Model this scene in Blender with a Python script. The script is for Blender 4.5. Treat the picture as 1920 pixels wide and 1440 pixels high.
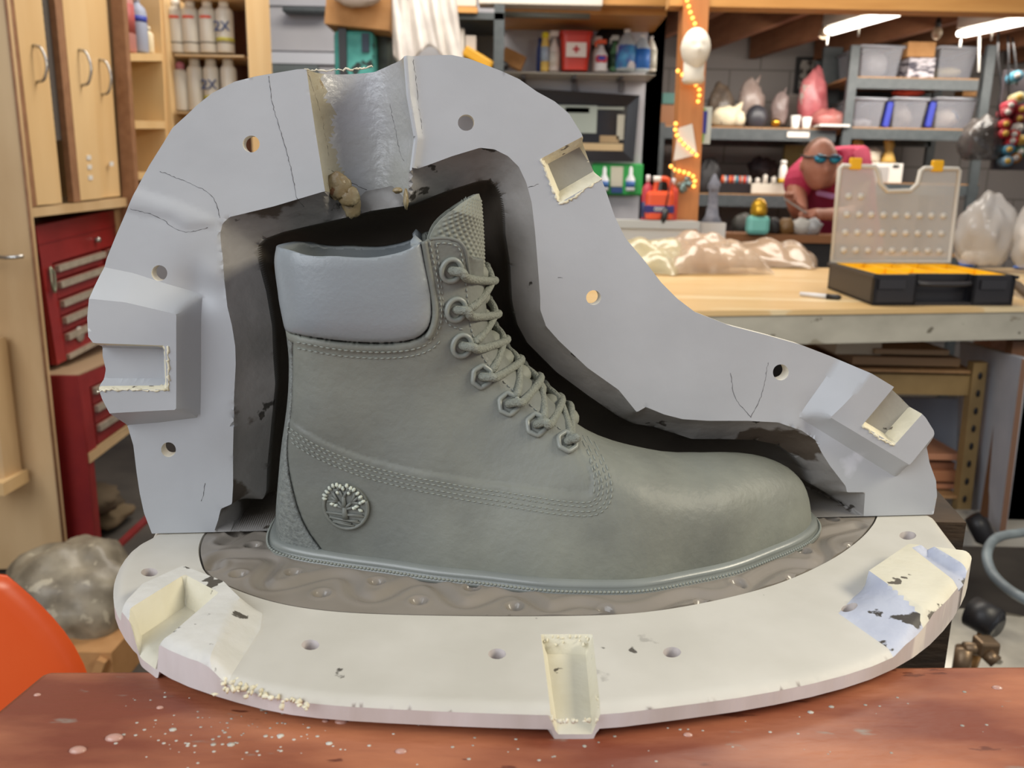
import bpy, bmesh, math, random
import numpy as np
from mathutils import Vector, Matrix
from mathutils.geometry import delaunay_2d_cdt
for _o in list(bpy.data.objects): bpy.data.objects.remove(_o)
SC = bpy.context.scene
COL = SC.collection
random.seed(7); RNG = np.random.default_rng(7)

# ------------------------------------------------------------------ camera
FPX = 1550.0
PITCH = math.radians(12.7); ROLL = math.radians(1.16)
CAM = np.array([0, 0, 1.145])
_f = np.array([0, math.cos(PITCH), -math.sin(PITCH)]); _r = np.array([1., 0, 0]); _u = np.array([0, math.sin(PITCH), math.cos(PITCH)])
RC = math.cos(ROLL)*_r + math.sin(ROLL)*_u; UC = math.cos(ROLL)*_u - math.sin(ROLL)*_r
cam = bpy.data.cameras.new('camera'); camo = bpy.data.objects.new('camera', cam); COL.objects.link(camo)
cam.sensor_width = 36; cam.sensor_fit = 'HORIZONTAL'; cam.lens = FPX/1920*36; cam.clip_start = .02; cam.clip_end = 60
M = Matrix(((RC[0], UC[0], -_f[0], CAM[0]), (RC[1], UC[1], -_f[1], CAM[1]), (RC[2], UC[2], -_f[2], CAM[2]), (0, 0, 0, 1)))
camo.matrix_world = M
cam.dof.use_dof = True; cam.dof.focus_distance = 0.43; cam.dof.aperture_fstop = 14
SC.camera = camo
SC.view_settings.view_transform = 'Standard'; SC.view_settings.look = 'None'
SC.view_settings.gamma = 1; SC.view_settings.use_curve_mapping = False
SC.view_settings.exposure = 0.0

# ------------------------------------------------------------------ light
def lin(c):
    if isinstance(c, str): c = [int(c[i:i+2], 16)/255 for i in (0, 2, 4)]
    return tuple((v/12.92 if v <= .04045 else ((v+.055)/1.055)**2.4) for v in c)
world = bpy.data.worlds.new('room_air'); SC.world = world; world.use_nodes = True
world.node_tree.nodes['Background'].inputs[0].default_value = (.92, .93, 1.0, 1)
world.node_tree.nodes['Background'].inputs[1].default_value = .40
def area(name, loc, target, sx, sy, power, color):
    l = bpy.data.lights.new(name, 'AREA'); l.shape = 'RECTANGLE'; l.size = sx; l.size_y = sy; l.energy = power; l.color = color
    o = bpy.data.objects.new(name, l); COL.objects.link(o); o.location = loc
    o.rotation_euler = (Vector(target)-Vector(loc)).to_track_quat('-Z', 'Y').to_euler(); return o
area('garage_door_daylight', (-1.9, -1.1, 2.35), (0, .45, .95), 3.0, 2.2, 86, (.90, .945, 1.0))      # open roll-up door behind the photographer
area('overhead_tubes_near', (1.45, .25, 1.95), (.25, .42, .98), 1.0, .4, 26, (1.0, .91, .72))         # shop lights above the bench
area('overhead_tubes_middle', (.2, 3.0, 2.9), (.2, 3.3, 0), 2.4, .8, 66, (1.0, .93, .82))
area('overhead_tubes_back', (2.0, 4.4, 1.96), (2.0, 4.9, .8), 2.2, .3, 32, (1.0, .93, .84))

# ------------------------------------------------------------------ projection helpers: a pixel of the photo to a point in the room
def ray(x, y): return _f + (x-960)/FPX*RC - (y-720)/FPX*UC
def onZ(x, y, z): d = ray(x, y); return CAM + d*(z-CAM[2])/d[2]
def onY(x, y, Y): d = ray(x, y); return CAM + d*(Y/d[1])
def onX(x, y, X): d = ray(x, y); return CAM + d*(X/d[0])
def onP(x, y, p, n): d = ray(x, y); return CAM + d*(np.dot(p-CAM, n)/np.dot(d, n))

# ------------------------------------------------------------------ materials
def mat(name, c1, c2=None, scale=8, rough=.6, metal=0, bump=0, bscale=60, c3=None, s3=40, t3=.68, c4=None, s4=20, t4=.7, alpha=1, trans=0, emit=None, es=1, coat=0, stretch=None, spec=.5, mode='noise', det=4, w3=.02, lo=.35, hi=.65, sheen=0, sss=0):
    m = bpy.data.materials.new(name); m.use_nodes = True; nt = m.node_tree; N = nt.nodes; L = nt.links
    b = N['Principled BSDF']; b.inputs['Roughness'].default_value = rough; b.inputs['Metallic'].default_value = metal
    b.inputs['Specular IOR Level'].default_value = spec; b.inputs['Coat Weight'].default_value = coat; b.inputs['Coat Roughness'].default_value = .15
    b.inputs['Alpha'].default_value = alpha; b.inputs['Transmission Weight'].default_value = trans
    tc = N.new('ShaderNodeTexCoord'); mp = N.new('ShaderNodeMapping'); L.new(tc.outputs['Object'], mp.inputs[0])
    if stretch: mp.inputs['Scale'].default_value = stretch
    def noise(s, d=4, src=None):
        n = N.new('ShaderNodeTexNoise'); n.inputs['Scale'].default_value = s; n.inputs['Detail'].default_value = d; L.new((src or mp).outputs[0], n.inputs['Vector']); return n
    col = None
    if c2:
        if mode == 'brick':
            n = N.new('ShaderNodeTexBrick'); n.inputs['Scale'].default_value = scale; L.new(mp.outputs[0], n.inputs['Vector'])
            n.inputs['Color1'].default_value = (*lin(c1), 1); n.inputs['Color2'].default_value = (*lin(c1), 1); n.inputs['Mortar'].default_value = (*lin(c2), 1)
            n.inputs['Mortar Size'].default_value = .008; mp.inputs['Rotation'].default_value = (math.pi/2, 0, 0); col = n.outputs[0]
        else:
            n = noise(scale, det); r = N.new('ShaderNodeValToRGB'); r.color_ramp.elements[0].position = lo; r.color_ramp.elements[1].position = hi
            r.color_ramp.elements[0].color = (*lin(c1), 1); r.color_ramp.elements[1].color = (*lin(c2), 1); L.new(n.outputs[0], r.inputs[0]); col = r.outputs[0]
    for c, s, t, wd in ((c3, s3, t3, w3), (c4, s4, t4, .02)):
        if c:
            n = noise(s, 6); r = N.new('ShaderNodeValToRGB'); r.color_ramp.elements[0].position = t; r.color_ramp.elements[1].position = t+wd
            r.color_ramp.elements[0].color = (0, 0, 0, 1); r.color_ramp.elements[1].color = (1, 1, 1, 1); L.new(n.outputs[0], r.inputs[0])
            x = N.new('ShaderNodeMix'); x.data_type = 'RGBA'; L.new(r.outputs[0], x.inputs[0])
            if col: L.new(col, x.inputs[6])
            else: x.inputs[6].default_value = (*lin(c1), 1)
            x.inputs[7].default_value = (*lin(c), 1); col = x.outputs[2]
    if col: L.new(col, b.inputs['Base Color'])
    else: b.inputs['Base Color'].default_value = (*lin(c1), 1)
    if bump:
        n = noise(bscale, 5); bp = N.new('ShaderNodeBump'); bp.inputs['Strength'].default_value = bump; bp.inputs['Distance'].default_value = .002
        L.new(n.outputs[0], bp.inputs['Height']); L.new(bp.outputs[0], b.inputs['Normal'])
    if emit: b.inputs['Emission Color'].default_value = (*lin(emit), 1); b.inputs['Emission Strength'].default_value = es
    if sss: b.inputs['Subsurface Weight'].default_value = sss; b.inputs['Subsurface Radius'].default_value = (.01, .008, .005)
    return m
_mc = {}
def flat(c, rough=.55, metal=0, **k):
    key = (c, rough, metal, tuple(sorted(k.items())))
    if key not in _mc: _mc[key] = mat('paint_'+c, c, c, 30, rough, metal, **k) if k else mat('paint_'+c, c, rough=rough, metal=metal)
    return _mc[key]

# ------------------------------------------------------------------ mesh builder
class MB:
    def __init__(s): s.v = []; s.f = []; s.m = []; s.mi = 0; s.sm = []; s.smooth = True
    def add(s, vs, fs, smooth=None):
        o = len(s.v); s.v += [tuple(map(float, p)) for p in vs]
        for f in fs: s.f.append([i+o for i in f]); s.m.append(s.mi); s.sm.append(s.smooth if smooth is None else smooth)
        return s
    def box(s, c, d, rz=0, rx=0, ry=0, bev=0, taper=1):
        R = Matrix.Rotation(rz, 3, 'Z') @ Matrix.Rotation(ry, 3, 'Y') @ Matrix.Rotation(rx, 3, 'X'); c = Vector(c); h = [x/2 for x in d]
        if bev:
            bm = bmesh.new(); bmesh.ops.create_cube(bm, size=1)
            for v in bm.verts:
                t = taper if v.co.z < 0 else 1
                v.co = Vector((v.co.x*d[0]*t, v.co.y*d[1]*t, v.co.z*d[2]))
            bmesh.ops.bevel(bm, geom=bm.edges[:], offset=min(bev, min(d)*.45), segments=2, affect='EDGES', profile=.5)
            bm.verts.index_update()
            s.add([c+R@v.co for v in bm.verts], [[v.index for v in f.verts] for f in bm.faces], False); bm.free(); return s
        vs = [c+R@Vector((x*h[0]*(taper if z < 0 else 1), y*h[1]*(taper if z < 0 else 1), z*h[2])) for x in (-1, 1) for y in (-1, 1) for z in (-1, 1)]
        return s.add(vs, [(0, 1, 3, 2), (4, 6, 7, 5), (0, 4, 5, 1), (2, 3, 7, 6), (0, 2, 6, 4), (1, 5, 7, 3)], False)
    def span(s, a, b, bev=0):
        a = np.array(a, float); b = np.array(b, float); return s.box((a+b)/2, np.abs(b-a), bev=bev)
    def tube(s, pts, r, seg=10, cap=True, flat_=1.0, closed=False):
        P = [Vector(p) for p in pts]; n = len(P); rs = r if hasattr(r, '__len__') else [r]*n; rings = []
        up = None; vs = []; fs = []
        for i in range(n):
            if closed: t = (P[(i+1) % n]-P[i-1])
            else: t = (P[min(i+1, n-1)]-P[max(i-1, 0)])
            t = t.normalized() if t.length > 1e-9 else Vector((0, 0, 1))
            if up is None: up = t.orthogonal().normalized()
            up = (up - t*up.dot(t)); up = up.normalized() if up.length > 1e-6 else t.orthogonal().normalized()
            sd = t.cross(up)
            for k in range(seg):
                a = 2*math.pi*k/seg; vs.append(P[i]+up*math.cos(a)*rs[i]+sd*math.sin(a)*rs[i]*flat_)
        for i in range(n if closed else n-1):
            j = (i+1) % n
            for k in range(seg): fs.append((i*seg+k, i*seg+(k+1) % seg, j*seg+(k+1) % seg, j*seg+k))
        if cap and not closed: fs.append(tuple(range(seg))[::-1]); fs.append(tuple(range((n-1)*seg, n*seg)))
        return s.add(vs, fs, True)
    def cyl(s, a, b, r, r2=None, seg=16): return s.tube([a, b], [r, r if r2 is None else r2], seg)
    def lathe(s, prof, c=(0, 0, 0), axis=(0, 0, 1), seg=20, sx=1, sy=1, cap=True):
        ax = Vector(axis).normalized(); q = Vector((0, 0, 1)).rotation_difference(ax); c = Vector(c); vs = []; fs = []
        for (r, z) in prof:
            for k in range(seg):
                a = 2*math.pi*k/seg; vs.append(c+q@Vector((r*math.cos(a)*sx, r*math.sin(a)*sy, z)))
        for i in range(len(prof)-1):
            for k in range(seg): fs.append((i*seg+k, i*seg+(k+1) % seg, (i+1)*seg+(k+1) % seg, (i+1)*seg+k))
        if cap: fs.append(tuple(range(seg))[::-1]); fs.append(tuple(range((len(prof)-1)*seg, len(prof)*seg)))
        return s.add(vs, fs, True)
    def ball(s, c, r, seg=16, sc=(1, 1, 1), rot=None):
        vs = []; fs = []; n = seg//2; R = rot or Matrix.Identity(3)
        for i in range(n+1):
            th = math.pi*i/n
            for k in range(seg):
                a = 2*math.pi*k/seg; vs.append(Vector(c)+R@Vector((r*sc[0]*math.sin(th)*math.cos(a), r*sc[1]*math.sin(th)*math.sin(a), r*sc[2]*math.cos(th))))
        for i in range(n):
            for k in range(seg): fs.append((i*seg+k, (i+1)*seg+k, (i+1)*seg+(k+1) % seg, i*seg+(k+1) % seg))
        return s.add(vs, fs, True)
    def prism(s, poly, o, ax, ay, dn):   # polygon (2d) in plane o+ax*x+ay*y extruded by vector dn
        o, ax, ay, dn = (Vector(q) for q in (o, ax, ay, dn)); n = len(poly)
        a = [o+ax*p[0]+ay*p[1] for p in poly]; b = [p+dn for p in a]
        return s.add(a+b, [tuple(range(n))[::-1], tuple(range(n, 2*n))]+[(i, (i+1) % n, n+(i+1) % n, n+i) for i in range(n)], False)
    def blob(s, c, d, seed=0, amp=.12, seg=28, flatbot=True, freq=3.0):   # crumpled lump
        r = np.random.default_rng(seed); W = r.normal(size=(14, 3))*freq; ph = r.uniform(0, 6.3, 14); n = seg//2; vs = []; fs = []
        for i in range(n+1):
            th = math.pi*i/n
            for k in range(seg):
                a = 2*math.pi*k/seg; u = np.array([math.sin(th)*math.cos(a), math.sin(th)*math.sin(a), math.cos(th)])
                q = 1+amp*sum(abs(math.sin(W[j]@u+ph[j]))-.6 for j in range(14))/3.2
                p = u*q*np.array(d)/2
                if flatbot and p[2] < -d[2]*.38: p[2] = -d[2]*.38
                vs.append(p+np.array(c))
        for i in range(n):
            for k in range(seg): fs.append((i*seg+k, (i+1)*seg+k, (i+1)*seg+(k+1) % seg, i*seg+(k+1) % seg))
        return s.add(vs, fs, True)
    def build(s, name, m, parent=None, world=False, recalc=True):
        me = bpy.data.meshes.new(name); v = s.v
        if parent is not None and world:
            L = parent_loc(parent); v = [(p[0]-L[0], p[1]-L[1], p[2]-L[2]) for p in v]
        me.from_pydata(v, [], s.f)
        for mm in (m if isinstance(m, (list, tuple)) else [m]): me.materials.append(mm)
        me.polygons.foreach_set('use_smooth', s.sm); me.polygons.foreach_set('material_index', s.m)
        if recalc:
            bm = bmesh.new(); bm.from_mesh(me); bmesh.ops.recalc_face_normals(bm, faces=bm.faces); bm.to_mesh(me); bm.free()
        me.update(); o = bpy.data.objects.new(name, me); COL.objects.link(o)
        if parent is not None: o.parent = parent
        return o
def parent_loc(p):
    l = Vector(p.location)
    while p.parent: p = p.parent; l = l+Vector(p.location)
    return l
def tag(o, label=None, cat=None, group=None, kind=None):
    if label: o['label'] = label
    if cat: o['category'] = cat
    if group: o['group'] = group
    if kind: o['kind'] = kind
    return o
def thing(name, label, cat, loc=(0, 0, 0), rz=0, group=None):
    o = bpy.data.objects.new(name, None); COL.objects.link(o); o.location = tuple(float(x) for x in loc); o.rotation_euler = (0, 0, rz); o.empty_display_size = .05
    return tag(o, label, cat, group)
def copy_tree(o, loc=None, label=None, group=None, rz=None, parent=None):
    kids = list(o.children); c = o.copy(); COL.objects.link(c); c.parent = parent
    if loc is not None: c.location = tuple(float(x) for x in loc)
    if rz is not None: c.rotation_euler = (0, 0, rz)
    if label: c['label'] = label
    if group: c['group'] = group
    for k in kids: copy_tree(k, parent=c)
    return c
def struct(mb, name, m): return tag(mb.build(name, m), kind='structure')

# ------------------------------------------------------------------ 2-D helpers
def A(p): return np.array(p, float)
def segd(P, poly, closed):
    B = A(poly); S = B if closed else B[:-1]; E = np.roll(B, -1, 0) if closed else B[1:]
    d = np.full(len(P), 1e9); D = E-S; L2 = (D**2).sum(1)+1e-18
    for i in range(len(S)):
        t = np.clip(((P-S[i])@D[i])/L2[i], 0, 1); q = P-S[i]-t[:, None]*D[i]; d = np.minimum(d, (q**2).sum(1))
    return np.sqrt(d)
def inside(P, poly):
    B = A(poly); r = np.zeros(len(P), bool); n = len(B); j = n-1
    for i in range(n):
        c = ((B[i, 1] > P[:, 1]) != (B[j, 1] > P[:, 1])) & (P[:, 0] < (B[j, 0]-B[i, 0])*(P[:, 1]-B[i, 1])/(B[j, 1]-B[i, 1]+1e-30)+B[i, 0]); r ^= c; j = i
    return r
def sd(P, poly): return np.where(inside(P, poly), 1, -1)*segd(P, poly, True)
def ss(t): t = np.clip(t, 0, 1); return t*t*(3-2*t)
def resample(pts, step, closed=False):
    B = A(pts)
    if closed: B = np.vstack([B, B[:1]])
    l = np.r_[0, np.cumsum(np.linalg.norm(np.diff(B, axis=0), axis=1))]; n = max(2, int(round(l[-1]/step))); t = np.linspace(0, l[-1], n+1)
    R = np.stack([np.interp(t, l, B[:, k]) for k in range(B.shape[1])], 1)
    return R[:-1] if closed else R
def smoothline(pts, it=2, closed=False):
    B = A(pts)
    for _ in range(it):
        if closed: N_ = np.roll(B, -1, 0); B = np.stack([.75*B+.25*N_, .25*B+.75*N_], 1).reshape(-1, B.shape[1])
        else: B = np.vstack([B[:1], np.stack([.75*B[:-1]+.25*B[1:], .25*B[:-1]+.75*B[1:]], 1).reshape(-1, B.shape[1]), B[-1:]])
    return B
def offset(poly, w, closed=True):   # positive: to the left of travel
    B = A(poly); t = (np.roll(B, -1, 0)-np.roll(B, 1, 0)) if closed else np.gradient(B, axis=0)
    t /= np.linalg.norm(t, axis=1)[:, None]+1e-12; return B+w*np.stack([-t[:, 1], t[:, 0]], 1)
def inset(poly, w):
    B = A(poly); a = .5*np.sum(B[:, 0]*np.roll(B[:, 1], -1)-np.roll(B[:, 0], -1)*B[:, 1]); return offset(B, w if a > 0 else -w)
def triangulate(outline, holes, loops, step, lines=(), cstep=None, extra=None):
    cstep = cstep or step*.8; C = []; E = []
    def addc(p, closed):
        p = resample(p, cstep, closed); o = len(C); C.extend(p.tolist()); n = len(p)
        E.extend([(o+i, o+(i+1) % n) for i in range(n if closed else n-1)])
    addc(outline, True)
    for h in holes: addc(h, True)
    for l in loops: addc(l, True)
    for l in lines: addc(l, False)
    O = A(outline); x0, y0 = O.min(0); x1, y1 = O.max(0); ny = int((y1-y0)/(step*.866))+1; nx = int((x1-x0)/step)+1
    G = np.array([(x0+(i+.5*(j % 2))*step, y0+j*step*.866) for j in range(ny) for i in range(nx)])
    if extra is not None: G = np.vstack([G, extra])
    G = G[inside(G, outline)]; CC = A(C)
    # cull grid points close to a constraint (hash grid)
    cell = cstep; H = {}
    for p in CC: H.setdefault((int(p[0]//cell), int(p[1]//cell)), []).append(p)
    keep = []
    for p in G:
        a, b = int(p[0]//cell), int(p[1]//cell); ok = True
        for i in (-1, 0, 1):
            for j in (-1, 0, 1):
                for q in H.get((a+i, b+j), ()):
                    if (q[0]-p[0])**2+(q[1]-p[1])**2 < (.5*cstep)**2: ok = False
        if ok: keep.append(p)
    V = [Vector(p) for p in C]+[Vector(p) for p in keep]
    r = delaunay_2d_cdt(V, E, [], 0, 1e-7); vv = np.array([tuple(p) for p in r[0]]); ff = np.array(r[2])
    cen = vv[ff].mean(1); k = inside(cen, outline)
    for h in holes: k &= ~inside(cen, h)
    return vv, ff[k]
def boundary_edges(ff):
    from collections import Counter
    c = Counter(); d = {}
    for t in ff.tolist():
        for a, b in ((t[0], t[1]), (t[1], t[2]), (t[2], t[0])): k = (min(a, b), max(a, b)); c[k] += 1; d[k] = (a, b)
    return [d[k] for k in c if c[k] == 1]
def make_mesh(name, V, Fc, mats, parent=None, mi=None, smooth=True):
    me = bpy.data.meshes.new(name)
    if parent is not None: V = V-np.array(parent_loc(parent))
    me.from_pydata(V.tolist(), [], [list(map(int, f)) for f in Fc])
    for m_ in (mats if isinstance(mats, (list, tuple)) else [mats]): me.materials.append(m_)
    if mi is not None: me.polygons.foreach_set('material_index', list(map(int, mi)))
    me.polygons.foreach_set('use_smooth', [smooth]*len(me.polygons))
    me.update(); o = bpy.data.objects.new(name, me); COL.objects.link(o); o.parent = parent; return o
def autosmooth(o, deg=40):
    me = o.data; bm = bmesh.new(); bm.from_mesh(me); c = math.radians(deg)
    for e in bm.edges:
        if len(e.link_faces) == 2 and e.calc_face_angle(0) > c: e.smooth = False
    bm.to_mesh(me); bm.free(); return o
# ------------------------------------------------------------------ local frame of the mould: s along it, n towards the camera, z up
ZP = 0.96
LP = onZ(285, 1003, ZP); RP = onZ(1750, 967, ZP); UU = (RP-LP)/np.linalg.norm(RP-LP); NN = np.array([UU[1], -UU[0], 0.]); ZZ = np.array([0, 0, 1.])
def toW(s, n, z): s = np.asarray(s, float)[..., None]; n = np.asarray(n, float)[..., None]; z = np.asarray(z, float)[..., None]; return LP+s*UU+n*NN+z*ZZ
def toL(p): d = p-LP; return np.array([d@UU, d@NN, d[2]])
def pl(pts, n=0.):   # trace on the plane n=const -> (s,z)
    r = [toL(onP(x, y, LP+n*NN, NN)) for x, y in pts]; return A([(q[0], q[2]) for q in r])
def gp(pts, z=0.):   # trace on a horizontal plane -> (s,n)
    r = [toL(onZ(x, y, ZP+z)) for x, y in pts]; return A([(q[0], q[1]) for q in r])

M_shell = mat('grey_cast_plastic', 'A9ABAD', 'B2B4B6', 14, .42, bump=.12, bscale=70, c3='74746F', s3=75, t3=.755, c4='C4C5C9', s4=9, t4=.70, spec=.45)
M_cream = mat('pocket_wall_cream', 'DDD6BE', 'CFC8AE', 60, .7, bump=.5, bscale=150, c3='6E675A', s3=120, t3=.66)  # speckled cream for the sloping walls of the shell's pockets
M_spout = mat('stained_spout_resin', 'A9AAAE', '9C9A8C', 11, .30, bump=.35, bscale=240, c3='7C7258', s3=14, t3=.66, spec=.6)
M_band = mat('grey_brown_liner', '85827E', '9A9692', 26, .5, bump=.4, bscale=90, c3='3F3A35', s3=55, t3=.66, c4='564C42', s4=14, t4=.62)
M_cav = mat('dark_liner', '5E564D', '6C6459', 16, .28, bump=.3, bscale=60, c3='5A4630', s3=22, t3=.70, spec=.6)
M_stain = mat('tan_stained_resin', 'A6A292', '9C947C', 26, .35, bump=.4, bscale=200, c3='857452', s3=50, t3=.66)
M_dark = mat('hairline_dark', '3E3C3A', rough=.8)
M_rust = mat('amber_resin', '7F6B48', '968A6C', 60, .35, bump=.6, bscale=120, c3='6A4526', s3=70, t3=.6)
M_crust = mat('broken_plaster', 'E6E0CB', 'CFC6A8', 90, .8, bump=.8, bscale=160)

# ---- the standing half of the mould
out = [(285,1003),(270,962),(262,925),(256,885),(250,835),(238,795),(222,765),(208,738),(199,712),(203,690),(197,665),(197,642),(183,624),(181,590),(185,547),(192,515),(200,485),(217,443),(237,397),(260,347),(280,310),(307,267),(323,240),(353,213),(367,199),(397,175),(440,153),(480,143),(557,130),(573,129),(600,130),(697,123),(733,111),(763,106),(800,104),(847,103),(880,110),(940,133),(973,148),(1007,172),(1040,190),(1067,213),(1090,250),(1107,287),(1123,323),(1137,360),(1153,407),(1173,447),(1207,487),(1240,530),(1270,560),(1303,585),(1370,611),(1440,629),(1500,646),(1560,669),(1618,694),(1661,720),(1689,746),(1717,775),(1732,799),(1736,830),(1743,868),(1755,901),(1757,930),(1750,967)]
inA = [(1620,961),(1622,923),(1588,923),(1586,912),(1556,873),(1542,851),(1529,825),(1503,807),(1459,792),(1402,789),(1328,789),(1280,786),(1245,777),(1211,763),(1194,773),(1160,731),(1102,690),(1048,639),(1024,612),(1013,581),(1013,560),(1007,480),(1003,433),(997,380),(987,343),(973,313),(953,293),(927,280),(900,277),(847,293),(807,308),(766,322),(765,382),(753,367),(742,356),(733,347),(712,352),(695,355),(680,358),(668,370),(670,402),(643,405),(640,380),(630,362),(607,359),(580,367),(513,387),(447,403),(430,407),(417,420),(413,440),(415,463),(418,480),(420,517),(426,574),(435,611),(441,649),(442,682),(439,742),(439,799),(437,855),(437,911),(435,945),(414,954),(409,975),(401,994)]
OUT = pl(out)[::1]; INA = pl(inA)
OUT[0, 1] = OUT[-1, 1] = INA[0, 1] = INA[-1, 1] = 0.0008
OUT_poly = np.vstack([OUT, INA])                       # horseshoe shaped flange
full = np.vstack([OUT, [[OUT[-1, 0], .0008]]])[:-1]
Bp = [(450,934),(493,936),(499,922),(501,874),(510,780),(516,720),(512,667),(510,611),(499,547),(487,502),(482,477),(483,460),(497,447),(530,435),(580,423),(643,409),(697,395),(765,385),(840,357),(900,338),(920,337),(933,347),(943,367),(947,400),(948,440),(957,497),(960,560),(962,573),(970,608),(989,643),(1044,698),(1102,741),(1160,781),(1188,794),(1225,800),(1263,812),(1297,823),(1350,823),(1416,825),(1459,834),(1490,856),(1512,882),(1521,908),(1560,930),(1580,958)]
NB = -.018
INB = pl(Bp, NB); INB[-1, 1] = .0008; INB = np.vstack([[[INB[0, 0]-.001, .0008]], INB]); INB[1, 0] = INB[0, 0]
holes_px = [(471,270,16),(874,230,15.5),(299,512,15),(316,843,14),(1113,558,14),(1464,698,15)]
def circ(px, py, r, k=1., n=20): return pl([(px+r*math.cos(a), py+r*k*math.sin(a)) for a in np.linspace(0, 2*math.pi, n, endpoint=False)])
HOL = [circ(*h) for h in holes_px]
K1o = pl([(150,492),(250,512),(377,553),(377,781),(300,792),(200,800),(150,800)]); K1i = pl([(150,551),(250,561),(343,583),(343,757),(250,762),(150,768)])
K1r = pl([(150,634),(322,640),(326,720),(150,720)])
K2o = pl([(1498,782),(1560,690),(1600,640),(1790,690),(1790,850),(1736,838),(1680,895)]); K2i = pl([(1545,776),(1612,700),(1640,640),(1790,700),(1790,800),(1738,800),(1688,862)])
K2r = pl([(1600,789),(1664,712),(1722,755),(1660,825)])
K3 = pl([(1013,298),(1100,252),(1145,325),(1048,381)])
SPL = pl([(571,100),(580,170),(592,250),(610,362)]); SPR = pl([(755,90),(762,180),(776,260),(768,322)])
SPpoly = np.vstack([SPL, SPR[::-1]])
K4 = pl([(230,330),(262,352),(330,372),(398,400),(414,414),(400,430),(350,435),(320,415),(230,398)])
def strip(P, a, b):   # position across between two lines a (left) and b (right)
    xa = np.interp(P[:, 1], a[::-1, 1], a[::-1, 0]); xb = np.interp(P[:, 1], b[::-1, 1], b[::-1, 0]); return (P[:, 0]-xa)/(xb-xa)
def plateau(P, o, i, h):
    a = sd(P, o); b = sd(P, i); t = np.where(b > 0, 1, np.clip(a/(a-b+1e-9), 0, 1)); return h*np.where(a > 0, t, 0)
def shell_h(P):
    n = np.zeros(len(P))
    n += plateau(P, K1o, K1i, .0125) - .009*ss(sd(P, K1r)/.0038)
    n += plateau(P, K2o, K2i, .010) - .010*ss(sd(P, K2r)/.003)
    n -= .012*ss(sd(P, K3)/.0045)
    n += .0011*ss(sd(P, K4)/.0050)
    # soft dents in the flange beside the left key and at the elbow on the right
    for (x, y, r, h) in ((372,540,.010,-.004),(395,520,.008,.002),(400,800,.016,.002),(1530,790,.012,-.003),(1500,800,.01,.002),(345,440,.02,.0015)):
        c = pl([(x, y)])[0]; n += h*np.exp(-((P-c)**2).sum(1)/(r*r))
    t = strip(P, SPL, SPR); g = (t > 0) & (t < 1) & (P[:, 1] > .15)
    crest = .003*np.exp(-((t-1.03)/.05)**2)*(P[:, 1] > .17)
    n += crest
    n = np.where(g, n*0+.003*np.exp(-((t-1.03)/.05)**2)-.024*np.sqrt(np.clip(1-(2*t-1)**2, 0, 1)), n)
    a = inside(P, CAV)
    dA = segd(P, CAV, True); b = sd(P, INB); tt = np.where(b > 0, 1, dA/(dA-b+1e-9))
    h0 = np.where(g, -.024*np.sqrt(np.clip(1-(2*t-1)**2, 0, 1)), 0)
    n = np.where(a, np.minimum(h0*(1-tt), 0)+NB*tt**.85, n)
    n = np.where(a & (b > 0), NB-.042*np.sqrt(np.clip(1-(1-np.clip(b/.028, 0, 1))**2, 0, 1)), n)
    return n
CAV = np.vstack([INA, [[INA[-1, 0], .0008]]])[:-1]
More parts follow.
